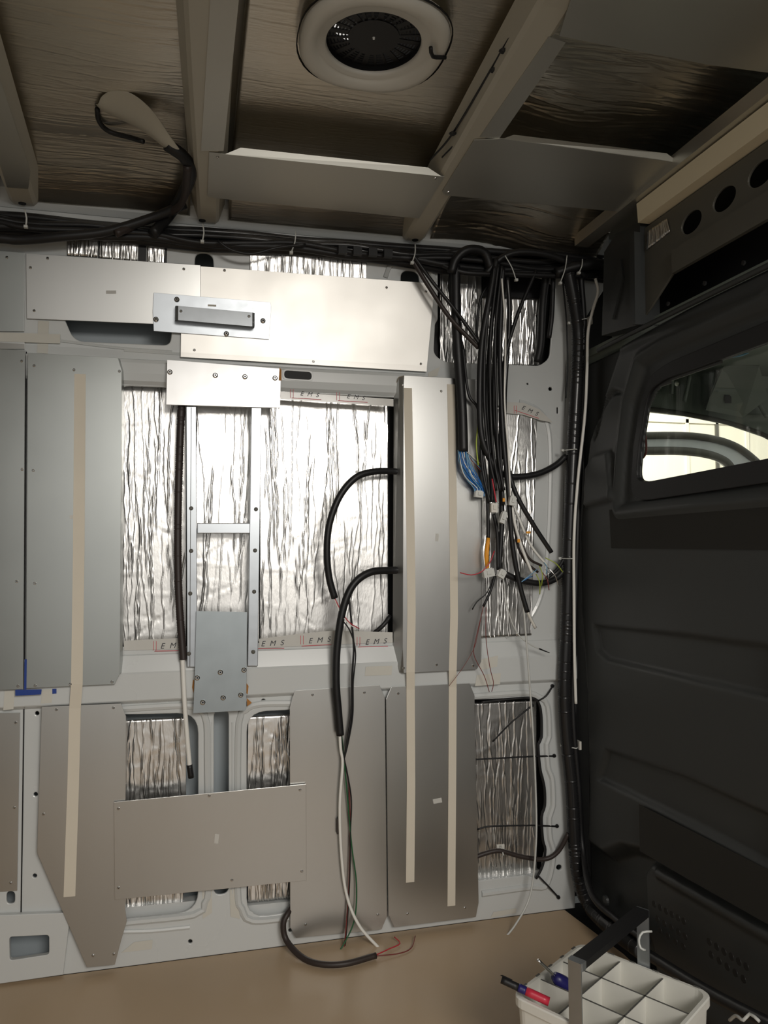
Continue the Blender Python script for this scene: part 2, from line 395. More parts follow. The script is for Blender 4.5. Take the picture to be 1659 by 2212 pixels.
# pillar foot on the left with its rectangular opening
pf = wxz([(-330, 1990), (139, 1972), (150, 1992), (136, 2106), (-330, 2195)], -.014)
pf = [(a, max(b, .002)) for a, b in pf]
fill('pillar_foot', pf, [wxz(roundpoly([(20, 2024), (106, 2020), (106, 2062), (21, 2075)], 7), -.014)], WALLAX, (0, -.014, 0), .010, .0015, M['paint'], wall)
# outer skin behind the openings
o = mesh('wall_outer', *join([boxvf((-.45, .085, .93), 3.5, .004, 1.98), boxvf((2.1, .085, 1.73), 1.6, .004, .40)]), M['outer']); tag(o, 'blue-grey outer skin seen through the slots', kind='structure'); o.name = 'wall_outside'
tag(mesh('trim_11', *boxvf((1.12, .03, .90), .24, .01, 1.76), M['rubber']), 'black joint between side wall and bulkhead', kind='structure')  # black strip painted as the shadow left of the bulkhead edge
for q_ in ([(150, 1972), (440, 1944), (440, 1985), (150, 2015)], [(520, 1958), (700, 1940), (700, 1980), (520, 2000)], [(1000, 1901), (1170, 1884), (1170, 1912), (1000, 1935)]):
    plate('inner_sill', [W(a, b, .020) for a, b in q_], .03, M['paint'], wall)
fill('slot', wxz(roundpoly([(614, 800), (673, 804), (673, 821), (614, 817)], 8), -.0130), [], WALLAX, (0, -.0130, 0), .0008, 0, M['dark'], wall)
fill('slot_rim', wxz(roundpoly([(610, 797), (677, 801), (677, 824), (610, 820)], 10), -.0126), [wxz(roundpoly([(614, 800), (673, 804), (673, 821), (614, 817)], 8), -.0126)], WALLAX, (0, -.0134, 0), .0014, .0004, M['paint'], wall)
# ---- roof skin with vent hole
vc = (.300, -.690)
circv = [(vc[0] + .088 * math.cos(a * math.pi / 24), vc[1] + .088 * math.sin(a * math.pi / 24)) for a in range(48)]
RZ = 1.915
tag(fill('ceiling', [(-2.2, -.09), (2.9, -.09), (2.9, 1.9), (-2.2, 1.9)], [[(a, -b) for a, b in circv]], ((1, 0, 0), (0, -1, 0), (0, 0, -1)), (0, 0, RZ), .004, .0005, M['paint_warm']),
    'roof skin', kind='structure')
# ---- rear wall, opposite wall with the sliding-door opening the photo is taken from
tag(mesh('wall_left', *boxvf((-2.21, -.9, .95), .02, 1.9, 1.94), M['paint']), 'far end of the load space', kind='structure')
tag(fill('wall_front', [(-2.2, 0), (2.9, 0), (2.9, RZ), (-2.2, RZ)], [rr(-.75, .02, .98, 1.78, .08)], WALLAX, (0, -1.86, 0), .02, .001, M['paint']), 'opposite wall with sliding door opening', kind='structure')
# ---- roof bows
def bow(x0, x1, yend, w0, w1, name, label, ylist=None, side=.045):
    ys = [yend - .0, yend - .02, -.3, -.6, -.9, -1.3, -1.84]; sec = []
    for y in ys:
        t = min(1, max(0, -y / .86)); xc = x0 + (x1 - x0) * t; ww = w0 + (w1 - w0) * t; z = zr(y)
        if y == ys[0]: z += .004
        k = ww / 2
        sec.append([(xc - k - .018, z + side), (xc - k - .004, z + .006), (xc - k + .004, z), (xc + k - .004, z), (xc + k + .004, z + .006), (xc + k + .018, z + side)])
    V, Fc = [], []
    for y, s_ in zip(ys, sec): V += [(a, y, b) for a, b in s_]
    n = 6
    for i in range(len(ys) - 1): Fc += [(i * n + k, i * n + (k + 1) % n, (i + 1) * n + (k + 1) % n, (i + 1) * n + k) for k in range(n)]
    Fc += [tuple(range(n)), tuple(range(len(V) - 1, len(V) - n - 1, -1))]
    return tag(mesh(name, V, Fc, M['paint_warm']), label, kind='structure')
xb0, xb1 = R(452, 470).x, R(452, 30).x
bowA = bow(R(48, 440).x, R(-55, 100).x, -.052, .050, .052, 'trim_2', 'roof bow at the left edge')
bowB = bow(xb0, xb1 - .008, -.045, .040, .062, 'trim_3', 'roof bow left of the vent')
bowC = bow(R(898, 515).x, R(1195, 20).x, -.060, .045, .050, 'trim_4', 'roof bow right of the vent')
for b_, (hx, hy) in ((bowA, (48, 440)), (bowB, (437, 477)), (bowC, (897, 519))):
    p = R(hx, hy, -.0006); mesh('bow_hole', *lathe([(.0085, 0), (.0085, .0015)], 16, p + Vector((0, 0, .0012)), (0, 0, -1)), M['dark'], b_)
# grey rail and cream profile above the bulkhead
def barY(name, x0, x1, y0, y1, z0, z1, m, parent=None):
    return mesh(name, *boxvf(((x0 + x1) / 2, (y0 + y1) / 2, (z0 + z1) / 2), x1 - x0, y1 - y0, z1 - z0), m, parent)
t5 = barY('trim_5', .985, 1.024, -1.84, -.125, 1.792, 1.822, M['alu_dark']); tag(t5, 'grey rail along the top of the bulkhead', kind='structure')
t6 = mesh('trim_6', [(1.0, -.40, 1.742), (1.03, -.40, 1.742), (1.03, -.395, 1.789), (1.0, -.395, 1.789), (1.0, -1.84, 1.742), (1.03, -1.84, 1.742), (1.03, -1.84, 1.789), (1.0, -1.84, 1.789)],
          [(0, 1, 2, 3), (7, 6, 5, 4), (0, 4, 5, 1), (1, 5, 6, 2), (2, 6, 7, 3), (3, 7, 4, 0)], M['cream']); tag(t6, 'cream profile above the bulkhead header', kind='structure')
# header beam with the round holes
hh = []
for px, py in ((1493, 480), (1564, 430), (1643, 375)):
    c = B(px, py); hh.append([(-c.y + .034 * math.cos(a * math.pi / 16), c.z + .0225 * math.sin(a * math.pi / 16)) for a in range(32)])
for k in range(1, 8):
    c = B(1643, 375); hh.append([(-c.y + .104 * k + .034 * math.cos(a * math.pi / 16), c.z + .0225 * math.sin(a * math.pi / 16)) for a in range(32)])
HAX = ((0, -1, 0), (0, 0, 1), (-1, 0, 0))
hdr = fill('trim_7', [(.385, 1.738), (.380, 1.53), (.41, 1.545), (.49, 1.592), (1.84, 1.592), (1.84, 1.738)], hh, HAX, (XB, 0, 0), .003, .001, M['brownduct'])
tag(hdr, 'header beam with round holes above the bulkhead', kind='structure')
barY('lower_lip', 1.016, 1.026, -1.84, -.50, 1.588, 1.640, M['brownduct'], hdr)
# dark cavity behind the header, black gap
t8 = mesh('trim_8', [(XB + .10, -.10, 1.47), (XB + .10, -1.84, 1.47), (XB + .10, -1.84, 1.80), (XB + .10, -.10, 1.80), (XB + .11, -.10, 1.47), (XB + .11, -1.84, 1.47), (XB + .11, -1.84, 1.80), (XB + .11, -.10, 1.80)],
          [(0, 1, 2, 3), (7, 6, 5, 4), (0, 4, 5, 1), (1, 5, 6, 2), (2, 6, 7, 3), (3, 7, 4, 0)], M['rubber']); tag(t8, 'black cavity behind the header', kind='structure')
foil('foil_scrap', 'small foil scrap glinting at the end of the holed header beam', B(1398, 500, -.004), B(1440, 472, -.004), B(1446, 500, -.004), B(1396, 540, -.004), M['foil'], 41, dens=150, amp=.0015, thick=.002)
# corner column
col = mesh('trim_9', *slab([B(1300, 725, -.012), B(1385, 700, -.012), B(1382, 478, -.012), B(1330, 505, -.012), B(1305, 545, -.012)], .05), M['charcoal']); tag(col, 'dark corner column', kind='structure')
plate('rib', [B(1322, 690, -.018), B(1345, 600, -.018), B(1340, 560, -.018), B(1318, 640, -.018)], .006, M['charcoal'], col)
plate('flange', [B(1362, 700, -.03), B(1372, 700, -.03), B(1370, 500, -.03), B(1360, 505, -.03)], .018, M['charcoal'], col)

# ---- bulkhead: pressed sheet as a height field
def polyB(px): return np.array([(B(a, b).y, B(a, b).z) for a, b in px])
def sdist(poly, Y, Z):
    P = np.stack([Y, Z], -1); d = np.full(Y.shape, 1e9); ins = np.zeros(Y.shape, bool); n = len(poly)
    for i in range(n):
        a, b = poly[i], poly[(i + 1) % n]; e = b - a; w_ = P - a
        t = np.clip((w_ @ e) / max(e @ e, 1e-12), 0, 1); d = np.minimum(d, np.linalg.norm(w_ - t[..., None] * e, axis=-1))
        c = ((a[1] > P[..., 1]) != (b[1] > P[..., 1])) & (P[..., 0] < (b[0] - a[0]) * (P[..., 1] - a[1]) / (b[1] - a[1] + 1e-12) + a[0]); ins ^= c
    return np.where(ins, -d, d)
def sstep(d, wd): t = np.clip(.5 - d / wd, 0, 1); return t * t * (3 - 2 * t)      # 1 inside
ys = np.concatenate([np.arange(0.0, -.86, -.0055), np.arange(-.87, -1.85, -.05)]); zs = np.arange(-.02, 1.5, .0055)
Yg, Zg = np.meshgrid(ys, zs); D = np.zeros_like(Yg)                                # D > 0 towards the viewer (-x)
body = polyB([(1335, 742), (1300, 850), (1268, 950), (1254, 1060), (1248, 1150), (1249, 1300), (1262, 1500), (1266, 1700), (1262, 1822), (1300, 1850), (1340, 1835), (1400, 1850), (1659, 1998), (1659, 590)])
body = np.vstack([body[:-1], [[-1.9, .30], [-1.9, 1.6]]]); D += -.045 * (1 - sstep(sdist(body, Yg, Zg), .045))
lowp = np.vstack([polyB([(1378, 1885), (1392, 1866), (1659, 2016)]), [[-1.9, .27], [-1.9, -.1], [-.45, -.1]], polyB([(1384, 2010)])])
D += .030 * sstep(sdist(lowp, Yg, Zg), .02)
winf = np.vstack([polyB([(1340, 1090), (1348, 980), (1362, 870), (1385, 790), (1430, 762), (1659, 668)]), [[-1.5, 1.42], [-1.5, 1.10]], polyB([(1659, 1052)])])
D += -.012 * sstep(sdist(winf, Yg, Zg), .014)
D += .010 * np.exp(-((sdist(winf, Yg, Zg) - .022) / .012) ** 2)
def emb(px, dep, wd, extra=None):
    global D
    p = polyB(px)
    if extra: p = np.vstack([p, extra])
    D += dep * sstep(sdist(p, Yg, Zg), wd)
emb([(1345, 848), (1320, 855), (1302, 885), (1290, 935), (1283, 950), (1288, 900), (1303, 862), (1325, 842)], -.014, .010)
emb([(1288, 985), (1320, 975), (1330, 1078), (1268, 1095), (1272, 1010)], .014, .010)
emb([(1282, 1352), (1470, 1372), (1659, 1398), (1659, 1505), (1480, 1465), (1310, 1425), (1290, 1405)], -.012, .014)
emb([(1310, 1622), (1480, 1680), (1659, 1762), (1659, 1870), (1470, 1770), (1291, 1682)], -.012, .014)
emb([(1340, 760), (1659, 640), (1659, 625), (1340, 745)], .004, .010)
emb([(1405, 1868), (1659, 2010), (1659, 2045), (1405, 1895)], .008, .012)
D += .012 * np.exp(-((Zg - .02) / .03) ** 2)
hol = np.vstack([polyB([(1370, 1045), (1376, 960), (1392, 872), (1410, 838), (1450, 815), (1659, 735)]), [[-1.35, 1.37], [-1.35, 1.14]], polyB([(1659, 1000), (1395, 1055)])])
idx = np.arange(Yg.size).reshape(Yg.shape)
q = np.stack([idx[:-1, :-1], idx[1:, :-1], idx[1:, 1:], idx[:-1, 1:]], -1).reshape(-1, 4)
keep = sdist(hol, Yg, Zg).reshape(-1)[q].max(1) > 0; q = q[keep]
P3 = np.stack([XB - D, Yg, Zg], -1).reshape(-1, 3)
bulk = mesh('wall_right', [tuple(p) for p in P3], [tuple(int(i) for i in g[::-1]) for g in q], M['charcoal'], smooth=True)
sd_ = bulk.modifiers.new('thickness', 'SOLIDIFY'); sd_.thickness = .003; sd_.offset = -1
tag(bulk, 'charcoal bulkhead behind the driver', kind='structure')
tube('top_fold', [(XB - .002, -.17, 1.502), (XB - .006, -.5, 1.503), (XB - .006, -1.84, 1.503)], .006, M['charcoal'], bulk, n=8, step=.1)
for px, py in ((1445, 656), (1524, 612), (1608, 568)):
    p = B(px, py, -.009); mesh('slot', *lathe([(.0045, 0), (.0045, .004)], 10, p, (-1, 0, 0)), M['dark'], bulk)
# vent slots in the lower panel
vs = []
for (x0, y0, x1, y1, n) in ((1413, 1953, 1477, 1990, 6), (1420, 1985, 1480, 2022, 5), (1426, 2010, 1476, 2044, 4), (1532, 2034, 1612, 2088, 6), (1536, 2062, 1606, 2115, 5)):
    for k in range(n):
        t = k / (n - 1); p = B(x0 + (x1 - x0) * t, y0 + (y1 - y0) * t, -.0158)
        vs.append(lathe([(.0075, 0), (.0072, .0008)], 12, p, (-1, 0, 0)))
for v_, f_ in vs: mesh('vent_hole', v_, f_, M['dark'], bulk)
# cab window: rubber surround and pane
wo = roundpoly([tuple(p) for p in np.vstack([polyB([(1358, 1068), (1364, 965), (1380, 868), (1398, 812), (1440, 782), (1659, 690)]), [[-1.45, 1.405], [-1.45, 1.10]], polyB([(1659, 1042), (1385, 1082)])])], [.03, 0, 0, .03, .03, 0, .05, .05, 0, .03])
wi = roundpoly([tuple(p) for p in np.vstack([polyB([(1370, 1035), (1377, 960), (1390, 880), (1400, 842), (1432, 818), (1500, 795), (1659, 737)]), [[-1.36, 1.37], [-1.36, 1.14]], polyB([(1659, 989), (1392, 1041)])])], [.03, 0, .01, .03, .04, 0, 0, .05, .05, 0, .03])
win = fill('window_1', [(-a, b) for a, b in wo], [[(-a, b) for a, b in wi]], HAX, (XB + .004, 0, 0), .012, .002, M['rubber'])
tag(win, 'cab window in the bulkhead', kind='structure')
fill('pane', [(-a, b) for a, b in wo], [], HAX, (XB + .026, 0, 0), .003, 0, M['glass'], win)

# ---- what shows through the cab window
cabs = tag(fill('wall_cab', wxz([(1330, 905), (1392, 886), (1490, 897), (1580, 915), (1659, 942), (1760, 995), (1800, 420), (1330, 560)], .03), [wxz(roundpoly([(1567, 853), (1582, 853), (1582, 872), (1567, 872)], 3), .03), wxz(circ(1463, 829, 5), .03)],
            WALLAX, (0, .03, 0), .02, .003, M['cab']), 'grey-green inner side of the cab above its door', kind='structure')
tube('door_seal', wp([(1340, 897, .012), (1392, 884, .012), (1490, 896, .012), (1580, 915, .012), (1659, 943, .012), (1740, 985, .012)]), .010, M['seal'], cabs, n=8, flat=.6)
for a, b, c, d in ((1425, 840, 1418, 800), (1478, 868, 1490, 812), (1528, 880, 1552, 790), (1450, 850, 1452, 810), (1655, 900, 1610, 820)):
    tube('pressed_rib', [W(a, b, .006), W(c, d, .006)], .012, M['cab'], cabs, n=8, flat=.5)
plate('gusset', [W(1524, 886, -.01), W(1605, 902, -.01), W(1659, 860, -.05), W(1640, 790, -.09), W(1565, 790, -.06), W(1548, 812, -.04)], .004, M['cab'], cabs)
plate('gusset_hole', [W(1566, 853, -.033), W(1580, 853, -.033), W(1580, 871, -.028), W(1566, 871, -.028)], .001, M['dark'], cabs)
tag(mesh('trim_10', *boxvf((2.0, -.9, 1.52), 1.9, 1.9, .02), M['cab']), 'cab roof lining', kind='structure')
o = cable('wire_bunch', 'pale blue and white wires under the cab roof seen through the window', [W(1562, 772, -.2), W(1600, 768, -.2), W(1635, 752, -.2), W(1670, 730, -.2)], .0025, M['lblue'])
o = cable('brown_cable', 'brown cord loop hanging behind the cab window glass', [B(1381, 895, .05), B(1391, 925, .05), B(1396, 960, .05), B(1392, 985, .05), B(1364, 1006, .05)], .0028, M['redd'])
# open cab door seen outside
dr = thing('cab_door', 'open white van door with arched window frame seen through cab window', 'vehicle door', W(1480, 1010, .55))
def arcpx(l, y): return [W(a, b, y) for a, b in l]
o1 = [(1300, 944), (1395, 941), (1480, 941), (1540, 948), (1585, 962), (1620, 985), (1650, 1015), (1700, 1080)]
i1 = [(1300, 972), (1395, 974), (1460, 974), (1510, 978), (1550, 988), (1575, 1005), (1590, 1040), (1600, 1080)]
fill('frame', wxz(o1 + i1[::-1], .55), [], WALLAX, (0, .55, 0), .03, .004, M['carwhite'], dr)
tube('outer_seal', arcpx([(a, b) for a, b in o1], .545), .014, M['seal'], dr, n=8)
tube('inner_seal', arcpx([(a, b) for a, b in i1], .545), .016, M['seal'], dr, n=8)
fill('door_panel', wxz([(1200, 1080), (1600, 1080), (1700, 1080), (1720, 1500), (1200, 1500)], .55), [], WALLAX, (0, .55, 0), .03, .004, M['carwhite'], dr)
# workshop outside
tag(mesh('wall_workshop', *boxvf((3, 5.05, 1.6), 16, .1, 5), M['shop']), 'cream workshop wall', kind='structure')
for px in (1497, 1562, 1628): 
    p = W(px, 930, 4.99); mesh('panel_joint', *boxvf((p.x, 4.99, 1.6), .035, .02, 5), M['seal'] if px == 1562 else M['shop'], bpy.data.objects['wall_workshop'])
p = W(1440, 903, 4.98); mesh('panel_joint', *boxvf((3, 4.99, p.z), 16, .02, .04), M['shop'], bpy.data.objects['wall_workshop'])
tag(mesh('floor_workshop', *boxvf((2, -1.5, -.62), 20, 14, .04), M['concrete']), 'workshop floor outside the van', kind='structure')

# ================================================================== FOIL INSULATION
G1 = 'foil sheets in the upper window opening'
foil('insulation_foil', 'crinkled silver foil left of the galvanised ladder frame', W(256, 828, .042), W(402, 836, .042), W(402, 1392, .042), W(256, 1400, .042), M['foil'], 1, dens=190, amp=.0013, group=G1, kinks=30)
foil('insulation_foil', 'crinkled silver foil between the rails of the ladder frame', W(404, 836, .040), W(560, 845, .040), W(560, 1390, .040), W(404, 1394, .040), M['foil'], 2, dens=170, amp=.0013, group=G1, kinks=30)
foil('insulation_foil', 'large crinkled silver foil behind the looping black cables', W(562, 845, .042), W(838, 862, .042), W(838, 1374, .042), W(562, 1390, .042), M['foil'], 3, dens=130, amp=.0010, broad=.0028, group=G1, kinks=60)
plate('foil_backing', [W(250, 820, .062), W(930, 850, .062), W(930, 1385, .062), W(250, 1410, .062)], .002, M['rubber'], wall)
foil('insulation_foil', 'narrow foil sheet on the pillar behind the hanging wires', W(1040, 868, -.006), W(1160, 896, -.006), W(1148, 1372, -.006), W(1040, 1378, -.006), M['foil'], 4, dens=170, amp=.0013, kinks=30)
foil('insulation_foil', 'foil in the upper right opening left of the wires', W(951, 575, .040), W(1040, 580, .040), W(1040, 790, .040), W(951, 786, .040), M['foil'], 5, dens=220, amp=.0016)
foil('insulation_foil', 'foil in the upper right opening right of the wires', W(1042, 640, .036), W(1165, 645, .036), W(1165, 792, .036), W(1042, 790, .036), M['foil'], 6, dens=180, amp=.0014)
plate('dark_backing', [W(925, 565, .064), W(1215, 580, .064), W(1215, 800, .064), W(925, 795, .064)], .002, M['rubber'], wall)
foil('insulation_foil', 'foil in the lower left opening above the crossing plate', W(272, 1556, .030), W(402, 1550, .030), W(402, 1745, .030), W(270, 1752, .030), M['foil'], 7, dens=200, amp=.0014, kinks=30)
foil('insulation_foil', 'strip of foil in the lower left opening under the crossing plate', W(268, 1880, .030), W(398, 1870, .030), W(396, 1958, .030), W(268, 1970, .030), M['foil'], 8, dens=200, amp=.0014)
foil('insulation_foil', 'foil in the lower middle opening above the crossing plate', W(536, 1548, .030), W(636, 1543, .030), W(636, 1720, .030), W(533, 1728, .030), M['foil'], 9, dens=210, amp=.0015, kinks=30)
foil('insulation_foil', 'strip of foil in the lower middle opening under the crossing plate', W(535, 1870, .030), W(640, 1865, .030), W(640, 1938, .030), W(535, 1950, .030), M['foil'], 10, dens=200, amp=.0014)
foil('insulation_foil', 'foil in the lower right opening behind black ties', W(1010, 1520, .036), W(1158, 1512, .036), W(1160, 1888, .036), W(1010, 1905, .036), M['foil'], 11, dens=230, amp=.0017, kinks=24)
plate('dark_backing', [W(1000, 1500, .066), W(1200, 1495, .066), W(1205, 1910, .066), W(1000, 1925, .066)], .002, M['rubber'], wall)  # black sheet stands in for the shadow inside this cavity
foil('insulation_foil', 'foil patch above the left wall plate, left of the dark stud', W(145, 505, -.004), W(212, 510, -.004), W(210, 556, -.004), W(145, 552, -.004), M['foil'], 12, dens=230, amp=.0013)
foil('insulation_foil', 'foil patch above the left wall plate, right of the dark stud', W(216, 512, -.004), W(298, 518, -.004), W(297, 566, -.004), W(215, 558, -.004), M['foil'], 13, dens=230, amp=.0013)
foil('insulation_foil', 'small foil patch beside the left arched hole', W(318, 518, -.004), W(356, 522, -.004), W(354, 572, -.004), W(317, 568, -.004), M['foil'], 14, dens=230, amp=.0013)
foil('insulation_foil', 'cream foil patch above the wide pale wall plate', W(540, 536, -.005), W(792, 552, -.005), W(792, 606, -.005), W(540, 590, -.005), M['foil'], 15, dens=120, amp=.0009)
for k, (a, b) in enumerate(((213, 218), (300, 317), (356, 362))):
    plate('dark_stud', [W(a, 505, -.002), W(b, 505, -.002), W(b - 2, 575, -.002), W(a - 2, 573, -.002)], .002, M['rubber'], wall)
# roof foil
def roofdrape(z0=.070, sag=.0, seed=0):
    def f(P, u, v):
        Y = P[..., 1]; base_z = 1.785 + .045 * np.minimum(-Y, .9) + z0
        e = np.clip((Y + .26) / .20, 0, 1)      # falls towards the side wall
        P = P.copy(); P[..., 2] = base_z - .060 * e ** 1.5 + (P[..., 2] - 1.9) + sag * np.sin(P[..., 0] * 13 + seed) * np.sin(Y * 9)
        return P
    return f
def roofsheet(label, x0, x1, y0, y1, seed, hole=None, **k):
    return foil('roof_foil', label, (x0, y1, 1.9), (x1, y1, 1.9), (x1, y0, 1.9), (x0, y0, 1.9), M['foil_x'], seed, along='h', hole=hole, fine=.002, coarse=.009, **k)
roofsheet('dull foil roof panel left of the first bow', -.95, xb0 - .47, -.98, -.062, 21, dens=120, amp=.0006, drape=roofdrape())
roofsheet('dull foil roof panel behind the spoon-shaped bracket', -.36, xb0 - .045, -.98, -.062, 22, dens=120, amp=.0006, drape=roofdrape(sag=.004))
roofsheet('dull foil roof panel around the round vent', xb0 + .045, .53, -.98, -.062, 23, dens=90, amp=.0004, drape=roofdrape(), hole=lambda c: np.hypot(c[:, 0] - vc[0], c[:, 1] - vc[1]) < .098)
roofsheet('crumpled foil roof panel beside the bulkhead', .60, 1.08, -.98, -.062, 24, dens=190, amp=.0018, broad=.012, drape=roofdrape(sag=.012, seed=1.5), kinks=60)

# ================================================================== ALUMINIUM PANELS ON THE WALL
def alupanel(name, label, px, y, screws, m=None, group='aluminium sheets screwed to the side wall', flanges=(), t=.0015, big=False, dx=.0006, part='sheet', cat='metal panel'):
    c = W(*np.mean(np.array(px), 0), y); zmin = min(W(a, b, y).z for a, b in px)
    th = thing(name, label, cat, (c.x, y, zmin), group)
    wsheet(part, px, y, t, m or M['alu'], th)
    for fpx in flanges: plate('flange', [W(*q) for q in fpx], t, m or M['alu'], th)
    for s_ in screws: screw(th, W(s_[0], s_[1], y - .0002), big)
    return th
Y1, Y2 = -.030, -.032
alupanel('wall_panel', 'tall grey aluminium panel cut off by the left photo edge, left of the seam', [(-260, 740), (54, 757), (50, 1489), (-260, 1500)], Y1, [(47, 780), (48, 1014), (36, 1256), (39, 1482)], m=M['alug'],
         flanges=[[(54, 757, Y1), (56, 757, -.02), (52, 1489, -.02), (50, 1489, Y1)]])
alupanel('wall_panel', 'tall grey aluminium panel carrying the left masking tape strip', [(60, 762), (255, 773), (263, 800), (259, 1455), (248, 1478), (56, 1487)], Y1,
         [(74, 790), (72, 1016), (75, 1260), (76, 1481), (152, 1478), (242, 1473), (258, 802), (160, 799)], m=M['alug'],
         flanges=[[(255, 773, Y1), (263, 800, Y1), (268, 803, -.006), (261, 778, -.006)], [(263, 800, Y1), (259, 1455, Y1), (265, 1452, -.006), (268, 803, -.006)]])
alupanel('wall_panel', 'tall pale aluminium panel carrying two masking tape strips', [(873, 811), (1033, 820), (1039, 850), (1039, 1430), (1030, 1446), (872, 1454), (870, 1400), (872, 830)], Y2,
         [(862 + 8, 832), (953, 845), (866 + 6, 1443), (943, 1436), (1022, 1438)],
         flanges=[[(873, 811, Y2), (872, 830, Y2), (870, 1400, Y2), (872, 1454, Y2), (864, 1452, -.024), (848, 1408, .0), (851, 838, .0), (861, 814, -.024)],
                  [(1039, 850, Y2), (1039, 1430, Y2), (1041, 1428, -.005), (1041, 852, -.005)]])
alupanel('wall_panel', 'low grey aluminium panel cut off by the left photo edge', [(-260, 1545), (43, 1540), (37, 1924), (-260, 1945)], -.006, [(34, 1561), (31, 1745), (23, 1908)])
alupanel('wall_panel', 'lower left aluminium panel tapering to a point near the floor', [(90, 1527), (261, 1520), (272, 1547), (270, 1960), (274, 1990), (262, 2030), (248, 2084), (188, 2090), (80, 1842)], -.022,
         [(122, 1533), (245, 1529), (94, 1759), (201, 2064), (246, 2061)], flanges=[[(272, 1547, -.022), (270, 1960, -.022), (273, 1960, 0), (275, 1547, 0)]])
alupanel('wall_panel', 'lower middle aluminium panel behind the hanging green and white wires', [(637, 1492), (820, 1480), (831, 1506), (836, 1980), (824, 2008), (640, 2026), (627, 2003), (626, 1530)], -.020,
         [(675, 1501), (787, 1496), (816, 1976), (660, 1997)], flanges=[[(637, 1492, -.020), (626, 1530, -.020), (625, 1532, 0), (634, 1490, 0)], [(831, 1506, -.020), (836, 1980, -.020), (837, 1980, -.002), (832.5, 1506, -.002)]])
alupanel('wall_panel', 'lower right aluminium panel with two tape strips ending on it', [(845, 1484), (1014, 1476), (1025, 1502), (1034, 1950), (1028, 1981), (852, 2003), (839, 1975), (834, 1510)], -.022,
         [(860, 1498), (880, 1974), (1004, 1961)], flanges=[[(845, 1484, -.022), (834, 1510, -.022), (833, 1512, 0), (842, 1482, 0)]])
alupanel('crossing_plate', 'wide aluminium plate crossing over the lower left and lower middle panels', [(246, 1733), (661, 1694), (662, 1902), (248, 1944)], -.0285,
         [(256, 1747), (452, 1719), (648, 1706), (256, 1918), (501, 1901), (652, 1882)], t=.002)
alupanel('wall_panel', 'short aluminium sheet at the top left corner of the wall', [(-260, 520), (53, 546), (52, 716), (-260, 716)], -.006, [(15, 556)], m=M['alug'])
alupanel('wall_panel', 'horizontal grey aluminium strip right of the corner sheet', [(56, 547), (433, 573), (433, 704), (58, 688)], -.008, [(66, 578), (103, 558), (397, 581), (74, 671)])
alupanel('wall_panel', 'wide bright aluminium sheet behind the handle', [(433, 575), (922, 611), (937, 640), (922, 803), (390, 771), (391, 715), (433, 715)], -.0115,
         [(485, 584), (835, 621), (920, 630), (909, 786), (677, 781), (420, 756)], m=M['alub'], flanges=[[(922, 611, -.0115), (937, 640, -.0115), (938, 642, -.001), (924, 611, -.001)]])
# corner sheet end, sheet below tape at far left
alupanel('wall_panel', 'narrow dark grey sheet under the top left corner sheet', [(-260, 735), (53, 737), (53, 754), (-260, 752)], -.006, [])
# ---- handle plate
hp = alupanel('handle_plate', 'galvanised plate with a grab handle fixed across two sheets', [(332, 632), (584, 653), (586, 663), (581, 733), (332, 715), (331, 690), (330, 672)], -.016,
              [(382, 647), (489, 721), (568, 693), (337, 690)], m=M['galv'], group='', t=.003, big=True, cat='handle')
hp.pop('group', None) if 'group' in hp else None
prof = []
def handle():
    y0, y1 = -.017, -.048
    P = [W(378, 678, y0), W(379, 676, y1 + .006), W(385, 676, y1), W(545, 690, y1), W(550, 691, y1 + .006), W(550, 692, y0)]
    up = Vector((0, 0, 1)); V, Fc = [], []
    hh_ = .0175
    for p in P: V += [p + up * hh_, p - up * hh_, p - up * (hh_ - .004) + Vector((0, .003, 0)), p + up * (hh_ - .001) + Vector((0, .003, 0))]
    for i in range(len(P) - 1): Fc += [(i * 4 + k, i * 4 + (k + 1) % 4, (i + 1) * 4 + (k + 1) % 4, (i + 1) * 4 + k) for k in range(4)]
    Fc += [(3, 2, 1, 0), tuple(range(len(V) - 4, len(V)))]
    h = mesh('grip', V, Fc, M['galv'], hp)
    a, b = W(383, 690, -.046), W(547, 705, -.046)
    plate('grip_lip', [W(383, 683, -.047), W(547, 697, -.047), W(545, 700, -.028), W(386, 688, -.028)], .002, M['galv'], h)
    for x, y in ((391, 672), (538, 683)): screw(h, W(x, y, y1 - .0004))
    return h
handle()
# ---- ladder frame of channel
lf = thing('ladder_frame', 'upright galvanised frame of two rails and one rung in the window', 'metal frame', W(484, 1440, -.02))
def channel(name, x0, x1, y0, y1, pxw):
    front = [(x0, y0), (x0 + pxw, y0), (x1 + pxw, y1), (x1, y1)]
    return wsheet(name, front, -.026, .022, M['galv'], lf, bev=.0012)
for nm, x0, x1, ya, yb, wd, hl in (('rail', 402, 404, 878, 1441, 22, ((413, 1098), (413, 1190), (411, 1282), (408, 1412))), ('rail', 543, 535, 880, 1439, 22, ((553, 1100), (551, 1189), (549, 1278), (547, 1408)))):
    rl = channel(nm, x0, x1, ya, yb, wd)
    for hx, hy in hl: mesh('bolt', *lathe([(.0052, 0), (.005, .002), (.0025, .003)], 10, W(hx, hy, -.0262), (0, -1, 0)), M['seal'], rl)
wsheet('rung', [(426, 1130), (541, 1130), (541, 1152), (426, 1152)], -.024, .018, M['galv'], lf, bev=.0015)
tube('rail_groove', [W(413, 880, -.0262), W(410, 1440, -.0262)], .0007, M['seal'], lf, n=6, step=.2)
p5 = alupanel('head_plate', 'bright near-white plate with four rivets above the ladder frame', [(361, 777), (604, 796), (607, 800), (605, 881), (359, 874)], -.034, [(367, 804), (465, 811), (529, 814), (594, 817)], m=M['zinc'], group='', t=.006, big=True)
p5.pop('group', None) if 'group' in p5 else None
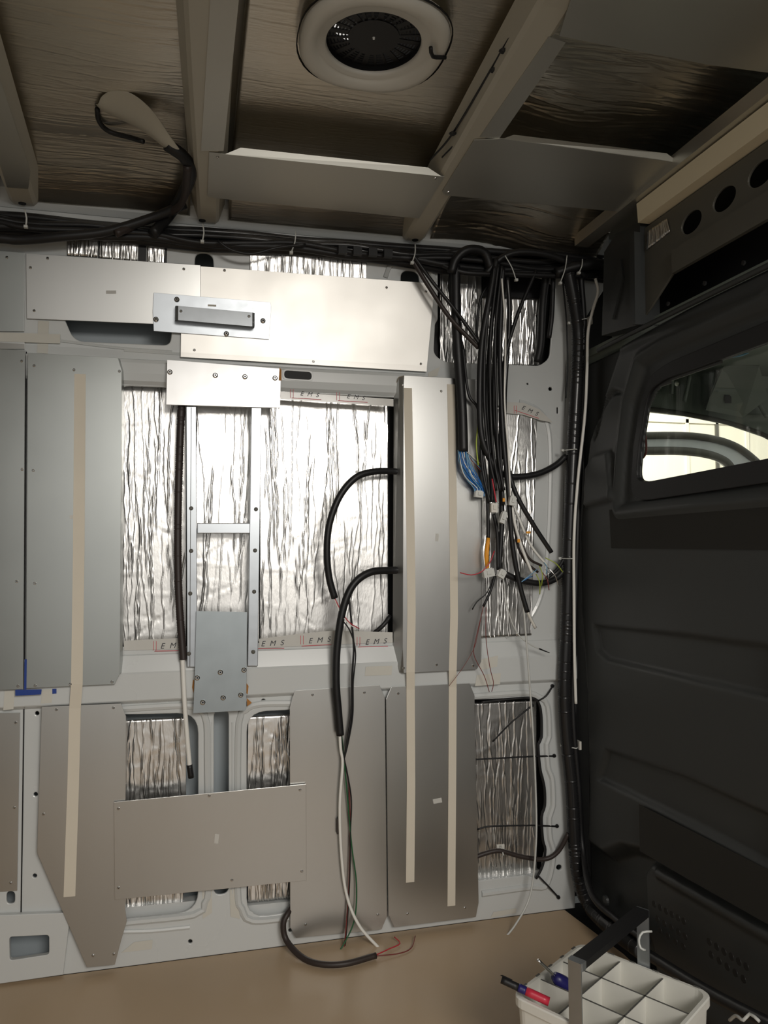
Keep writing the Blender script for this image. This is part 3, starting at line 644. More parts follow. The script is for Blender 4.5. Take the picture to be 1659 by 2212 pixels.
plate('rust_stain', [W(604, 793, -.0342), W(608, 800, -.0342), W(608, 822, -.0342), W(602, 822, -.0342)], .0005, M['rust'], p5)
p7 = alupanel('foot_plate', 'dull galvanised plate with many rivets below the ladder frame', [(424, 1320), (534, 1322), (532, 1530), (529, 1535), (417, 1541), (420, 1480)], -.036,
              [(426, 1464), (476, 1452), (527, 1447), (438, 1517), (482, 1507), (520, 1501)], m=M['galvd'], group='', t=.003, big=True)
p7.pop('group', None) if 'group' in p7 else None
for q_ in ([(532, 1475), (537, 1482), (535, 1500), (532, 1497)], [(533, 1508), (544, 1518), (534, 1526)], [(417, 1468), (420, 1470), (418, 1498), (415, 1485)]):
    plate('primer_patch', [W(a, b, -.0185) for a, b in q_], .0006, M['rust'], p7)
# smudges, small stickers
for label, px, py, w_, h_, a_, yy in (('tiny worn white sticker on the panel with two tapes', 944, 1161, 7, 16, .05, Y2), ('tiny pale sticker at the middle of the crossing plate', 468, 1812, 9, 20, .1, -.0285),
                            ('tiny tilted pale sticker on the lower right panel', 945, 1730, 19, 10, -.2, -.022), ('small pale sticker on the top grey strip', 240, 631, 22, 7, 0, -.008),
                            ('tiny beige sticker above the handle', 458, 660, 18, 4, .05, -.016), ('tiny pale sticker touching the left tape strip', 155, 1117, 9, 8, 0, Y1)):
    c_, s_ = math.cos(a_), math.sin(a_)
    q_ = [(px + x * w_ / 2 * c_ - y * h_ / 2 * s_, py + x * w_ / 2 * s_ + y * h_ / 2 * c_) for x, y in ((-1, -1), (1, -1), (1, 1), (-1, 1))]
    tag(wsheet('sticker', q_, yy - .0004, .0003, M['clear'] if 'beige' not in label else M['tape'], bev=0), label, 'sticker')

# ================================================================== TAPES
def ribbon(name, label, pts, wd, m, cat='tape', group=None, t=.0003):
    """pts: (px, py, y) along the tape, wd in metres"""
    P = [W(*q) for q in pts]; V = []
    for i, p in enumerate(P):
        d = (P[min(i + 1, len(P) - 1)] - P[max(i - 1, 0)]).normalized(); s_ = d.cross(Vector((0, -1, 0))).normalized() * wd / 2
        n = s_.cross(d).normalized(); n = n if n.y < 0 else -n
        V += [p - s_, p + s_, p + s_ - n * t, p - s_ - n * t]
    Fc = []
    for i in range(len(P) - 1): Fc += [(i * 4 + k, i * 4 + (k + 1) % 4, (i + 1) * 4 + (k + 1) % 4, (i + 1) * 4 + k) for k in range(4)]
    Fc += [(3, 2, 1, 0), tuple(range(len(V) - 4, len(V)))]
    o = mesh(name, V, Fc, m)
    bm = bmesh.new(); bm.from_mesh(o.data); bmesh.ops.recalc_face_normals(bm, faces=bm.faces); bm.to_mesh(o.data); bm.free()
    return tag(o, label, cat, group)
GT = 'long masking tape strips down the wall'
ribbon('masking_tape', 'long vertical masking tape strip on the left panels', [(173, 808, Y1 - .0008), (170, 1200, Y1 - .0008), (166, 1478, Y1 - .0008), (162, 1530, -.0234), (158, 1700, -.0234), (150, 1937, -.0234)], .0255, M['tape'], group=GT)
ribbon('masking_tape', 'long vertical masking tape strip nearest the black loop cables', [(881, 838, Y2 - .0008), (887, 1150, Y2 - .0008), (889, 1320, Y2 - .0008), (887, 1452, Y2 - .0008), (887, 1490, -.0240), (888, 1700, -.0240), (886, 1906, -.0240)], .0225, M['tape'], group=GT)
ribbon('masking_tape', 'long vertical masking tape strip just left of the hanging wires', [(974, 830, Y2 - .0008), (977, 980, Y2 - .0008), (980, 1200, Y2 - .0008), (981, 1330, Y2 - .0008), (978, 1448, Y2 - .0008), (978, 1484, -.0240), (977, 1700, -.0240), (975, 1957, -.0240)], .0215, M['tape'], group=GT)
GB = 'short leftover tape pieces'
def bit(label, px, y, m=None, name='tape_piece'):
    return tag(wsheet(name, px, y, .0003, m or M['oldtape'], bev=0), label, 'tape', GB if m is None else None)
bit('horizontal leftover tape crossing the far left edge below the corner sheet', [(-50, 716), (130, 722), (130, 742), (-50, 736)], -.0070)
bit('vertical leftover tape left of the long handle slot', [(82, 692), (106, 694), (103, 764), (80, 762)], -.0015)
bit('pale tape piece right of the blue tape', [(91, 1490), (114, 1489), (112, 1518), (88, 1520)], -.0182)
bit('pale tape piece left of the blue tape', [(10, 1492), (32, 1491), (29, 1532), (7, 1534)], -.0182)
bit('pale tape piece beside the upper right sheet corner', [(925, 805), (950, 792), (945, 812), (925, 815)], -.0015)
bit('faded tape square below the panel with two tapes', [(1038, 1425), (1076, 1416), (1074, 1440), (1036, 1448)], -.0182)
bit('faded tape above the lower right opening', [(1030, 1458), (1082, 1454), (1080, 1478), (1026, 1482)], -.0182)
bit('faded tape on the sill below the lower right opening', [(1066, 1970), (1115, 1962), (1115, 1972), (1060, 1982)], -.0015)
bit('faded tape strip standing left of the slot above the floor', [(437, 1922), (458, 1920), (458, 1972), (438, 1985)], -.0015)
bit('faded tape strip standing right of the slot above the floor', [(496, 1922), (516, 1918), (518, 1985), (498, 1980)], -.0015)
bit('faded tape patch right of the tapering panel foot', [(290, 2035), (330, 2030), (328, 2050), (262, 2058)], -.0015)
bit('pale tape on the rail below the black loop cables', [(790, 1440), (848, 1438), (846, 1458), (788, 1460)], -.0182)
bit('blue masking tape strip lying along the rail', [(33, 1490), (90, 1489), (89, 1500), (33, 1503)], -.0305, M['blue'], 'blue_tape')
bit('blue masking tape strip standing up in the seam', [(53, 1424), (58, 1424), (57, 1489), (52, 1489)], -.0305, M['blue'], 'blue_tape')
bit('small blue masking tape square', [(113, 1488), (122, 1488), (122, 1498), (113, 1499)], -.0190, M['blue'], 'blue_tape')

# clear printed tape with lettering
def text(body, size, loc, ang, m, parent, shear=.3, slant=None, nrm=(0, -1, 0)):
    cu = bpy.data.curves.new('lettering', 'FONT'); cu.body = body; cu.size = size; cu.shear = shear; cu.align_x = 'CENTER'; cu.space_character = 1.35
    ob = bpy.data.objects.new('tmp', cu); C.objects.link(ob); bpy.context.view_layer.update()
    me = bpy.data.meshes.new_from_object(ob.evaluated_get(bpy.context.evaluated_depsgraph_get())); bpy.data.objects.remove(ob)
    c_, s_ = math.cos(ang), math.sin(ang)
    V = [Vector(loc) + Vector((v.co.x * c_ - v.co.y * s_, 0, v.co.x * s_ + v.co.y * c_)) for v in me.vertices]; Fc = [tuple(p.vertices) for p in me.polygons]
    bpy.data.meshes.remove(me)
    return mesh('lettering', V, Fc, m, parent)
def ptape(label, px, y, words):
    zmin = min(W(a, b, y).z for a, b in px); c = W(*np.mean(np.array(px), 0), y)
    th = thing('printed_tape', label, 'tape', (c.x, y, zmin), 'clear printed tape round the foil')
    wsheet('film', px, y, .0003, M['clear'], th, bev=0)
    for wx, wy, sz, ang, full in words:
        p = W(wx, wy + 7, y - .0007); text('E M S', sz, p, ang, M['ink'], th)
        a, b = W(wx - 38 * full, wy + 12 + 38 * math.sin(ang) * full, y - .0006), W(wx + 26 * full, wy + 12 - 26 * math.sin(ang) * full, y - .0006)
        plate('red_line', [a, b, b + Vector((0, 0, -.0016)), a + Vector((0, 0, -.0016))], .0002, M['redink'], th)
        for k in (-41, -35):
            a = W(wx + k * full, wy - 8, y - .0006); plate('red_mark', [a, a + Vector((.0012, 0, 0)), a + Vector((.0012, 0, -.022)), a + Vector((0, 0, -.022))], .0002, M['redink'], th)
yt = -.0030
ptape('clear printed tape along the window foot left of the ladder frame', [(268, 1384), (390, 1378), (390, 1402), (268, 1405)], yt, [(372, 1393, .019, .02, 1)])
ptape('clear printed tape along the window foot right of the ladder frame', [(560, 1380), (640, 1370), (720, 1362), (848, 1366), (848, 1388), (720, 1392), (560, 1400)], yt, [(588, 1388, .019, .02, 1), (690, 1381, .019, .05, 1), (812, 1384, .019, .03, 1)])
ptape('clear printed tape along the window head', [(606, 846), (850, 862), (850, 878), (606, 862)], -.0145, [(668, 849, .016, -.06, 1), (768, 855, .016, -.06, 1)])
ptape('clear printed tape peeling over the pillar foil', [(1082, 868), (1130, 870), (1165, 884), (1195, 913), (1168, 908), (1130, 896), (1082, 892)], -.0135, [(1143, 884, .017, -.35, .8)])

# ================================================================== ROOF PLATES AND VENT
ra = (math.pi / 2, 0, 0)
def roofplate(name, label, px, dz, t=.0015, m=None, flanges=(), screws=()):
    P = [R(a, b, dz) for a, b in px]; c = sum(P, Vector()) / len(P)
    th = thing(name, label, 'metal panel', c, 'aluminium plates fixed to the roof bows')
    plate('sheet', P, t, m or M['alu_dark'], th, towards=(0, 0, -1))
    for f_ in flanges: plate('flange', [R(*q) for q in f_], t, m or M['alu_dark'], th)
    for s_ in screws: screw(th, R(s_[0], s_[1], dz - .0004), rotm=(math.radians(90), 0, 0))
    return th
roofplate('roof_strip', 'narrow aluminium strip under the roof bow left of the vent', [(458, -60), (522, -60), (483, 326), (434, 326)], -.0015)
roofplate('roof_strip', 'narrow aluminium strip under the roof bow at the left edge', [(-75, 100), (-30, 80), (66, 370), (61, 408), (15, 405)], -.0015)
roofplate('roof_strip', 'greenish aluminium strip beside the right roof bow', [(1185, 80), (1222, 92), (1078, 300), (1036, 296)], -.0015)
roofplate('roof_plate', 'folded aluminium plate bridging the bows below the vent', [(452, 330), (960, 382), (905, 472), (465, 428), (448, 424)], -.003, screws=[(470, 340), (940, 385)],
          flanges=[[(486, 333, -.003), (954, 381, -.003), (925, 362, .012), (520, 319, .012)]])
roofplate('roof_plate', 'folded aluminium plate between the right bow and the bulkhead', [(1024, 303), (1086, 300), (1468, 352), (1345, 458), (962, 422), (955, 414)], -.003, screws=[(968, 415)],
          flanges=[[(1080, 302, -.003), (1468, 352, -.003), (1440, 331, .012), (1110, 291, .012)]])
roofplate('roof_plate', 'wide dark aluminium plate at the upper right roof corner', [(1270, -120), (1760, -120), (1720, 165), (1530, 140), (1208, 78)], -.002)
# dark gaskets beside the right bow
pr = tube('sealing_bead', [R(1155, -10, .02), R(1085, 108, .02), R(1062, 148, .02), R(978, 288, .02), R(930, 345, .02)], .0022, M['rubber'], bowC, n=6)
tube('sealing_bead', [R(1178, -10, .012), R(1120, 100, .012), R(1075, 150, .012), R(1006, 282, .012), R(955, 340, .012)], .0018, M['rubber'], bowC, n=6)
for x, y in ((1087, 106), (1066, 148), (978, 285)): mesh('bead_blob', *lathe([(.004, 0), (.008, .003), (.005, .006)], 10, R(x, y, .018), (0, 0, -1)), M['rubber'], bowC)
# round vent
def ringpts(r, n=48, p=2.5, ex=1.0):
    out = []
    for k in range(n):
        a = 2 * math.pi * k / n; c_, s_ = math.cos(a), math.sin(a); q_ = (abs(c_) ** p + abs(s_) ** p) ** (-1 / p); out.append((c_ * q_ * r * ex, s_ * q_ * r))
    return out
vt = thing('roof_vent', 'round off-white roof vent collar with black fan grille', 'roof vent', (vc[0], vc[1], 1.87))
def loft(name, rings, m, parent, cap=False):
    V, Fc = [], []; n = len(rings[0][0])
    for pts, z in rings: V += [(vc[0] + a, vc[1] + b, z) for a, b in pts]
    for i in range(len(rings) - 1): Fc += [(i * n + k, i * n + (k + 1) % n, (i + 1) * n + (k + 1) % n, (i + 1) * n + k) for k in range(n)]
    if cap: Fc.append(tuple(range((len(rings) - 1) * n, len(rings) * n)))
    o = mesh(name, V, Fc, m, parent, smooth=True)
    return o
vz = zr(vc[1]) + .052
loft('collar', [(ringpts(.129), vz + .006), (ringpts(.128), vz - .004), (ringpts(.122), vz - .011), (ringpts(.112, p=2.3), vz - .013), (ringpts(.100, p=2.1), vz - .006), (ringpts(.098, p=2), vz - .002), (ringpts(.086, p=2), vz - .004), (ringpts(.083, p=2), vz + .002), (ringpts(.083, p=2), RZ + .004)], M['white'], vt)
loft('outer_lip', [(ringpts(.131), vz + .003), (ringpts(.1335), vz), (ringpts(.132), vz - .003)], M['rubber'], vt)
loft('throat', [(ringpts(.0825, p=2), vz + .004), (ringpts(.0822, p=2), RZ + .004)], M['rubber'], vt)
# grille: hub, rings and spokes with gaps for daylight
g = []
gz = vz + .014
g.append(lathe([(.045, 0), (.045, .003)], 32, (vc[0], vc[1], gz), (0, 0, -1)))
def annulus(r0, r1, z, a0=0, a1=2 * math.pi, n=48, t=.002):
    V, Fc = [], []
    for k in range(n + 1):
        a = a0 + (a1 - a0) * k / n
        for r in (r0, r1):
            for zz in (z, z + t): V.append((vc[0] + r * math.cos(a), vc[1] + r * math.sin(a), zz))
    for k in range(n):
        o = k * 4; Fc += [(o, o + 2, o + 6, o + 4), (o + 1, o + 5, o + 7, o + 3), (o, o + 4, o + 5, o + 1), (o + 2, o + 3, o + 7, o + 6)]
    return V, Fc
for r in (.0495, .0555, .0615, .0675, .0735, .0795): g.append(annulus(r - .0014, r + .0016, gz))
for k in range(24):
    a = 2 * math.pi * k / 24; p = Vector((vc[0] + .063 * math.cos(a), vc[1] + .063 * math.sin(a), gz)); g.append(boxvf(p, .040, .005 if k % 3 else .010, .002, Matrix.Rotation(a, 3, 'Z')))
mesh('grille', *join(g), M['rubber'], vt)
mesh('hub_screw', *lathe([(.0032, 0), (.002, .002)], 10, (vc[0], vc[1], gz - .003), (0, 0, -1)), M['screw'], vt)
# cap above leaves a rim gap on the left
mesh('rain_cap', *lathe([(.100, 0), (.095, .012)], 40, (vc[0] + .010, vc[1] + .012, RZ + .030), (.22, 0, 1)), M['rubber'], vt)
tube('collar_cord', [Vector((vc[0] + .093, vc[1] - .035, vz - .014)), Vector((vc[0] + .102, vc[1] - .018, vz - .018)), Vector((vc[0] + .128, vc[1] - .012, vz - .012))], .0035, M['black'], vt, n=8)
# spoon-shaped bracket
def spoon():
    th = thing('spoon_bracket', 'grey spoon-shaped pressed bracket hanging from the left roof panel', 'bracket', R(300, 260, .04))
    path = [(212, 222, .060, .012), (226, 232, .056, .036), (256, 244, .052, .050), (292, 260, .044, .050), (326, 282, .032, .036), (352, 305, .020, .020), (374, 326, .010, .013), (392, 348, .004, .011)]
    V, Fc = [], []; n = 9; P = [R(a, b, c) for a, b, c, d in path]
    for i, (a, b, c, wd) in enumerate(path):
        d = (P[min(i + 1, len(P) - 1)] - P[max(i - 1, 0)]).normalized(); s_ = d.cross(Vector((0, 0, 1))).normalized()
        for k in range(n):
            t = -1 + 2 * k / (n - 1); V.append(P[i] + s_ * wd * t + Vector((0, 0, .014 * t * t * wd / .03)))
    for i in range(len(path) - 1): Fc += [(i * n + k, i * n + k + 1, (i + 1) * n + k + 1, (i + 1) * n + k) for k in range(n - 1)]
    # round the blade end
    o = mesh('blade', V, Fc, M['paint_warm'], th, smooth=True); sd = o.modifiers.new('t', 'SOLIDIFY'); sd.thickness = .003
    sb = o.modifiers.new('s', 'SUBSURF'); sb.levels = sb.render_levels = 2
    c = P[0]
    tube('dark_edge', [R(210, 236, .062), R(214, 262, .062), R(236, 284, .060), R(285, 298, .048), R(310, 306, .036)], .005, M['rubber'], th)
spoon()

# ================================================================== CABLES
def ct(l): return [W(a, b, c) for a, b, c in l]
rg = random.Random(4)
trunk = [(-900, 440), (-400, 462), (-60, 476), (60, 486), (200, 497), (330, 508), (430, 516), (540, 522), (640, 530), (760, 540), (880, 552), (960, 560), (1060, 566), (1160, 572), (1240, 575), (1310, 582)]
GH = 'black cables bundled along the top of the wall'
trlab = ['thick black trunk cable at the core of the roof edge bundle', 'black trunk cable running lowest in the roof edge bundle', 'black trunk cable running highest in the roof edge bundle',
         'black cable winding around the front of the roof edge bundle', 'thin black cable at the back of the roof edge bundle', 'medium black cable between core and bottom of the roof edge bundle',
         'medium black cable between core and top of the roof edge bundle']
for k, (dy, dd, r, wob) in enumerate(((0, -.020, .017, 2), (14, -.018, .012, 3), (-14, -.018, .010, 3), (2, -.046, .007, 7), (-6, -.006, .006, 6), (9, -.040, .009, 4), (-6, -.038, .008, 4))):
    pts = [(x, y + dy * (1.0 if x < 900 else 1.4) + wob * math.sin(x * .011 * (1 + k * .2) + k * 2), dd + .003 * math.sin(x * .02 + k)) for x, y in trunk]
    cable('trunk_cable', trlab[k], ct(pts), r, M['black'] if k % 2 else M['conduit'], group=GH, n=10, step=.02)
cable('black_cable', 'thick black hose sagging in from the left edge under the bundle', ct([(-800, 500, -.04), (-80, 512, -.05), (40, 518, -.05), (130, 511, -.06), (230, 500, -.06), (330, 470, -.065), (400, 440, -.09)]), .011, M['black'], n=10)
cable('black_cable', 'black hose curving up from the bundle to the spoon bracket', [W(330, 505, -.07), R(368, 462, .0), R(395, 420, .0), R(412, 375, .005), R(398, 340, .01), R(360, 312, .02)], .013, M['black'], n=10)
cable('black_cable', 'second black hose beside the one reaching the spoon bracket', [W(250, 505, -.075), R(330, 470, -.01), R(380, 452, -.01), R(400, 415, -.006), R(405, 360, -.004)], .009, M['brown'], n=10)
cable('black_cable', 'thin black cable sagging below the bundle right of the first arch', ct([(470, 520, -.07), (500, 540, -.07), (545, 548, -.07), (600, 535, -.07), (660, 528, -.07)]), .0035, M['black'])
cable('black_cable', 'arched black hose above the wires near the corner', ct([(1050, 590, -.06), (1080, 560, -.07), (1120, 545, -.075), (1180, 550, -.075), (1230, 570, -.07), (1265, 600, -.06)]), .009, M['black'], n=10)
cable('black_cable', 'short black hump of cable left of the wire cluster', ct([(975, 590, -.06), (985, 560, -.065), (1010, 540, -.07), (1045, 545, -.065), (1060, 580, -.06)]), .012, M['black'], n=10)
cable('black_cable', 'black hose ending beside the corner column', ct([(1200, 590, -.07), (1250, 575, -.08), (1300, 572, -.085), (1345, 592, -.1)]), .014, M['black'], n=10)
for k, (dy, dd, r) in enumerate(((20, -.035, .010), (-20, -.035, .009), (26, -.060, .007))):
    cable('trunk_cable', ['black cable joining the bundle low', 'black cable joining the bundle high', 'black cable joining the bundle at its front'][k] + ' just before the corner', ct([(930, 560, -.03), (1000, 562 + dy, dd), (1100, 566 + dy, dd), (1200, 570 + dy, dd), (1290, 578 + dy * .7, dd)]), r, M['black'], group=GH, n=10, step=.02)
# socket strip lumps on the bundle
for k, (x, y) in enumerate(((740, 540), (772, 543), (805, 545), (838, 548))):
    tag(mesh('cable_clip', *boxvf(W(x, y, -.068), .022, .012, .020), M['rubber']), ['first', 'second', 'third', 'last'][k] + ' black clip counted from the left on the roof edge bundle', 'clip', 'black clips on the bundle')
# hanging cluster
H = 'black cables hanging from the bundle'
cl = [
 ('wide black sleeve ending above the blue wires', [(984, 575, -.05), (985, 680, -.055), (990, 770, -.055), (998, 880, -.06), (1001, 975, -.062)], .0135, 'black'),
 ('thin cable slanting from the second arch into the cluster', [(893, 552, -.07), (935, 610, -.07), (985, 672, -.075), (1036, 742, -.08)], .0048, 'black'),
 ('cable slanting just below the thin one from the second arch', [(890, 560, -.06), (930, 625, -.065), (975, 690, -.07), (1034, 752, -.075)], .0062, 'brown'),
 ('cable bulging leftmost under the cluster top', [(1072, 560, -.07), (1058, 640, -.08), (1041, 740, -.085), (1036, 860, -.085), (1042, 950, -.08), (1068, 1010, -.075), (1086, 1060, -.07)], .0085, 'black'),
 ('straight cable ending in the cream block connector', [(1076, 570, -.07), (1062, 700, -.07), (1052, 850, -.07), (1058, 960, -.07), (1064, 1085, -.068)], .0062, 'black'),
 ('cable passing behind the red wire', [(1080, 575, -.06), (1072, 720, -.055), (1066, 880, -.055), (1076, 980, -.055), (1084, 1110, -.055), (1078, 1232, -.055)], .0070, 'black'),
 ('long cable whose end shows a white core at the lower right', [(1086, 580, -.075), (1080, 760, -.08), (1086, 930, -.08), (1098, 1060, -.078), (1106, 1170, -.075), (1122, 1260, -.07), (1139, 1322, -.068)], .0068, 'black'),
 ('cable with a blunt cut end right of the cluster', [(1096, 600, -.06), (1100, 690, -.065), (1090, 860, -.07), (1093, 980, -.07), (1112, 1060, -.07), (1150, 1130, -.07), (1191, 1193, -.068)], .0066, 'conduit'),
 ('cable crossing from the upper right of the opening', [(1158, 585, -.06), (1118, 680, -.07), (1092, 770, -.075), (1082, 860, -.075), (1082, 1000, -.07), (1087, 1090, -.07)], .0052, 'black'),
 ('thin cable looping left between the slanting pair and the cluster', [(1072, 600, -.05), (1040, 640, -.05), (1030, 710, -.05), (1034, 745, -.055)], .0035, 'black'),
 ('cable ending above the orange sleeve', [(1034, 870, -.065), (1040, 960, -.065), (1052, 1060, -.062), (1055, 1165, -.06)], .0052, 'black'),
 ('thin cable reaching the cream block from the left', [(1000, 750, -.05), (1012, 850, -.055), (1034, 890, -.06), (1042, 1010, -.072), (1058, 1085, -.074)], .0040, 'black'),
 ('black lead below the cream block connector', [(1066, 1110, -.066), (1074, 1150, -.064), (1076, 1230, -.062)], .0050, 'black'),
 ('thick black tail hanging in the right of the upper opening', [(1180, 590, -.02), (1172, 660, .0), (1168, 740, .005), (1160, 782, .01)], .0110, 'rubber'),
 ('flat black tail at the right rim of the upper opening', [(1195, 600, -.03), (1192, 680, -.03), (1186, 730, -.03)], .0070, 'rubber'),
 ('black strand in front of the left foil of the upper opening', [(978, 570, -.03), (972, 620, -.03), (985, 690, -.035), (1000, 760, -.045)], .0060, 'black'),
 ('brown-black lead curving to the coloured wire ends', [(1106, 1105, -.070), (1122, 1160, -.070), (1142, 1205, -.068), (1170, 1222, -.064)], .0034, 'brown'),
 ('second brown-black lead curving below the first', [(1108, 1095, -.064), (1116, 1170, -.062), (1135, 1212, -.060), (1162, 1236, -.058)], .0034, 'brown'),
]
for lab, pts, r, mm in cl: cable('hanging_cable', lab, ct(pts), r, M[mm], group=H, n=8)
for k, (a, b) in enumerate((((1020, 600), 1030), ((1050, 590), 1052), ((1065, 590), 1062))):
    cable('hanging_cable', ['slim black cable at the far left of the cluster', 'slim black cable second from the left of the cluster', 'slim black cable in the middle of the cluster'][k],
          ct([(1068 + k * 8, 575, -.078), (1050 + k * 10, 720, -.09), (1046 + k * 13, 860, -.088), (1056 + k * 10, 980, -.084), (1072 + k * 8, 1060, -.08)]), .0042, M['black'], group=H)
# side branches to the conduit
cable('black_cable', 'black sleeve branching right to the conduit at foil height', ct([(1078, 1022, -.05), (1110, 1030, -.05), (1160, 1024, -.045), (1200, 1005, -.04), (1222, 985, -.04)]), .0085, M['black'], n=10)
cable('black_cable', 'lower black sleeve branching right to the conduit', ct([(1088, 1238, -.05), (1120, 1252, -.05), (1165, 1260, -.045), (1200, 1250, -.04), (1224, 1225, -.04)]), .0085, M['black'], n=10)
cable('black_cable', 'thin black branch above the lower sleeve', ct([(1180, 1250, -.048), (1205, 1228, -.045), (1222, 1200, -.04)]), .005, M['black'])
# white/coloured leads
wl = [
 ('white wire running down the middle of the black cluster', [(1084, 602, -.085), (1092, 720, -.088), (1090, 860, -.09), (1098, 980, -.088), (1104, 1090, -.086)], .0026, 'whitewire'),
 ('white sleeve end pointing down between the brown leads', [(1106, 1092, -.078), (1112, 1130, -.077), (1128, 1185, -.076), (1149, 1237, -.075)], .0042, 'whitewire'),
 ('white sleeve reaching the coloured wire ends', [(1112, 1098, -.058), (1145, 1175, -.057), (1182, 1222, -.056)], .0036, 'whitewire'),
 ('white stub protruding from the long black cable', [(1139, 1320, -.067), (1147, 1338, -.067), (1157, 1357, -.067)], .0042, 'white'),
 ('red wire curling left across the tape', [(1068, 1190, -.09), (1058, 1215, -.092), (1040, 1235, -.090), (1018, 1242, -.088), (994, 1237, -.086)], .0014, 'red'),
 ('red wire above the cream block connector', [(1063, 1034, -.088), (1068, 1062, -.088), (1072, 1085, -.086)], .0018, 'red'),
 ('yellow-green wire beside the wide sleeve', [(1033, 915, -.07), (1029, 960, -.072), (1033, 1005, -.072)], .0020, 'yg'),
 ('thin white lead ending in a small black lug', [(1086, 1245, -.06), (1098, 1320, -.062), (1118, 1368, -.06), (1145, 1392, -.055), (1166, 1402, -.05)], .0016, 'nylon'),
 ('long white cable trailing down to the floor', [(1130, 1300, -.065), (1140, 1420, -.062), (1150, 1560, -.055), (1157, 1700, -.05), (1158, 1820, -.05), (1146, 1930, -.06), (1115, 1995, -.08), (1078, 2040, -.09)], .0026, 'nylon'),
 ('thin black wire ending left of the pillar foil', [(1064, 1250, -.06), (1052, 1280, -.06), (1030, 1300, -.058), (1020, 1317, -.056)], .0016, 'black'),
 ('black twin lead tapering to thin dark red wires', [(1070, 1240, -.056), (1060, 1275, -.056), (1044, 1310, -.055)], .0034, 'black'),
 ('dark red hair wire swinging left to the tape', [(1044, 1308, -.055), (1032, 1370, -.054), (1024, 1400, -.052), (1000, 1442, -.05), (970, 1482, -.047)], .0007, 'redd'),
 ('dark red hair wire with a bend above the lower panel', [(1045, 1308, -.055), (1028, 1380, -.053), (1024, 1415, -.05), (1046, 1460, -.048), (1057, 1495, -.047)], .0010, 'redd'),
 ('dark red hair wire hanging straightest of the three', [(1050, 1312, -.055), (1050, 1380, -.053), (1058, 1440, -.05), (1066, 1475, -.048), (1062, 1494, -.047)], .0010, 'redd'),
]
for lab, pts, r, mm in wl: cable('wire', lab, ct(pts), r, M[mm], 'wire', 'loose wires below the cluster', n=6)
# blue wires: countable strands, one thing each
for k in range(26):
    f_ = k / 25; x0 = 989 + 20 * rg.random(); x1 = 1026 + 20 * f_; bx = rg.uniform(-7, 9)
    dz = -.062 + .012 * rg.random(); pts = [(x0, 972, dz), (x0 + 5 + bx * .5, 1000, dz - .008), ((x0 + x1) / 2 + bx, 1030, dz - .010), (x1 + rg.uniform(-3, 3), 1055, dz - .004), (x1, 1072, -.064)]
    m_ = M['bluew'] if k % 4 else M['lblue']
    if k in (3, 15): m_ = M['whitewire']
    cable('blue_wire' if m_ is not M['whitewire'] else 'white_strand', ('thin blue wire in the spray under the wide black sleeve' if m_ is not M['whitewire'] else 'thin white wire among the blue spray'), ct(pts), .0013, m_, 'wire', 'blue wires spraying from the wide sleeve' if m_ is not M['whitewire'] else 'white wires among the blue spray', n=5, step=.012)
for k in range(4):
    cable('wire', ['pinkish', 'grey', 'pale violet', 'brown'][k] + ' wire fanning right from the wide black sleeve', ct([(1004 + k * 2, 974, -.06), (1018, 984 + k * 3, -.062), (1040, 1004 + k * 5, -.06)]), .0011, [M['white'], M['seal'], M['lblue'], M['redd']][k], 'wire', n=5)
# coloured ends
ends = [('yg', 1165, 1222, 1170, 1265), ('lblue', 1160, 1230, 1120, 1262), ('yg', 1158, 1240, 1166, 1284), ('redd', 1170, 1235, 1186, 1275), ('screw', 1182, 1225, 1207, 1266), ('screw', 1178, 1230, 1184, 1256), ('lblue', 1175, 1215, 1180, 1240), ('yg', 1178, 1205, 1216, 1236), ('bluew', 1150, 1245, 1128, 1256)]
for k, (mm, a, b, c, d) in enumerate(ends):
    cable('wire_end', ['lime wire end pointing straight down', 'light blue wire end curling left', 'lime wire end at the bottom of the tangle', 'dark red wire end in the tangle', 'bare bright wire end pointing lower right', 'short bare wire end', 'short light blue wire end',
          'yellow-green wire end reaching furthest right', 'deep blue wire end curling left'][k] + ' beside the lower branch sleeve', ct([(a, b, -.062), ((a + c) / 2 + 4, (b + d) / 2 - 3, -.070), (c, d, -.066)]), .0013, M[mm], 'wire', 'stripped coloured wire ends', n=6)
def connector(label, x, y, d, sx, sz, ang, mm='nylon', pins=True):
    th = thing('wire_connector', label, 'connector', W(x, y, d), 'plastic wire connectors in the cluster'); rm = Matrix.Rotation(ang, 3, 'Y'); c = W(x, y, d)
    mesh('housing', *boxvf(c, sx, .013, sz, rm), M[mm], th); mesh('latch', *boxvf(c + rm @ Vector((0, -.008, sz * .1)), sx * .4, .003, sz * .5, rm), M[mm], th)
    mesh('mouth', *boxvf(c + rm @ Vector((0, 0, sz * .56)), sx * .75, .010, sz * .14, rm), M[mm], th)
connector('translucent connector at the end of the blue wires', 1034, 1068, -.064, .022, .016, .1)
connector('cream block connector high in the cluster', 1066, 1098, -.074, .017, .022, 0, 'white')
connector('slanting clear connector in the middle of the cluster', 1086, 1119, -.095, .014, .028, .35)
connector('wide clear connector below the orange sleeve', 1055, 1238, -.072, .030, .020, -.2)
connector('small clear connector right of the wide one', 1083, 1240, -.074, .019, .020, .5)
connector('small clear connector where the white sleeves start', 1106, 1083, -.094, .018, .022, .2)
cable('orange_sleeve', 'orange sleeve above the wide clear connector', ct([(1055, 1162, -.066), (1051, 1200, -.067), (1053, 1230, -.067)]), lambda L, t: .0045 + .002 * math.sin(t * 3.1), M['orange'], 'sleeve')
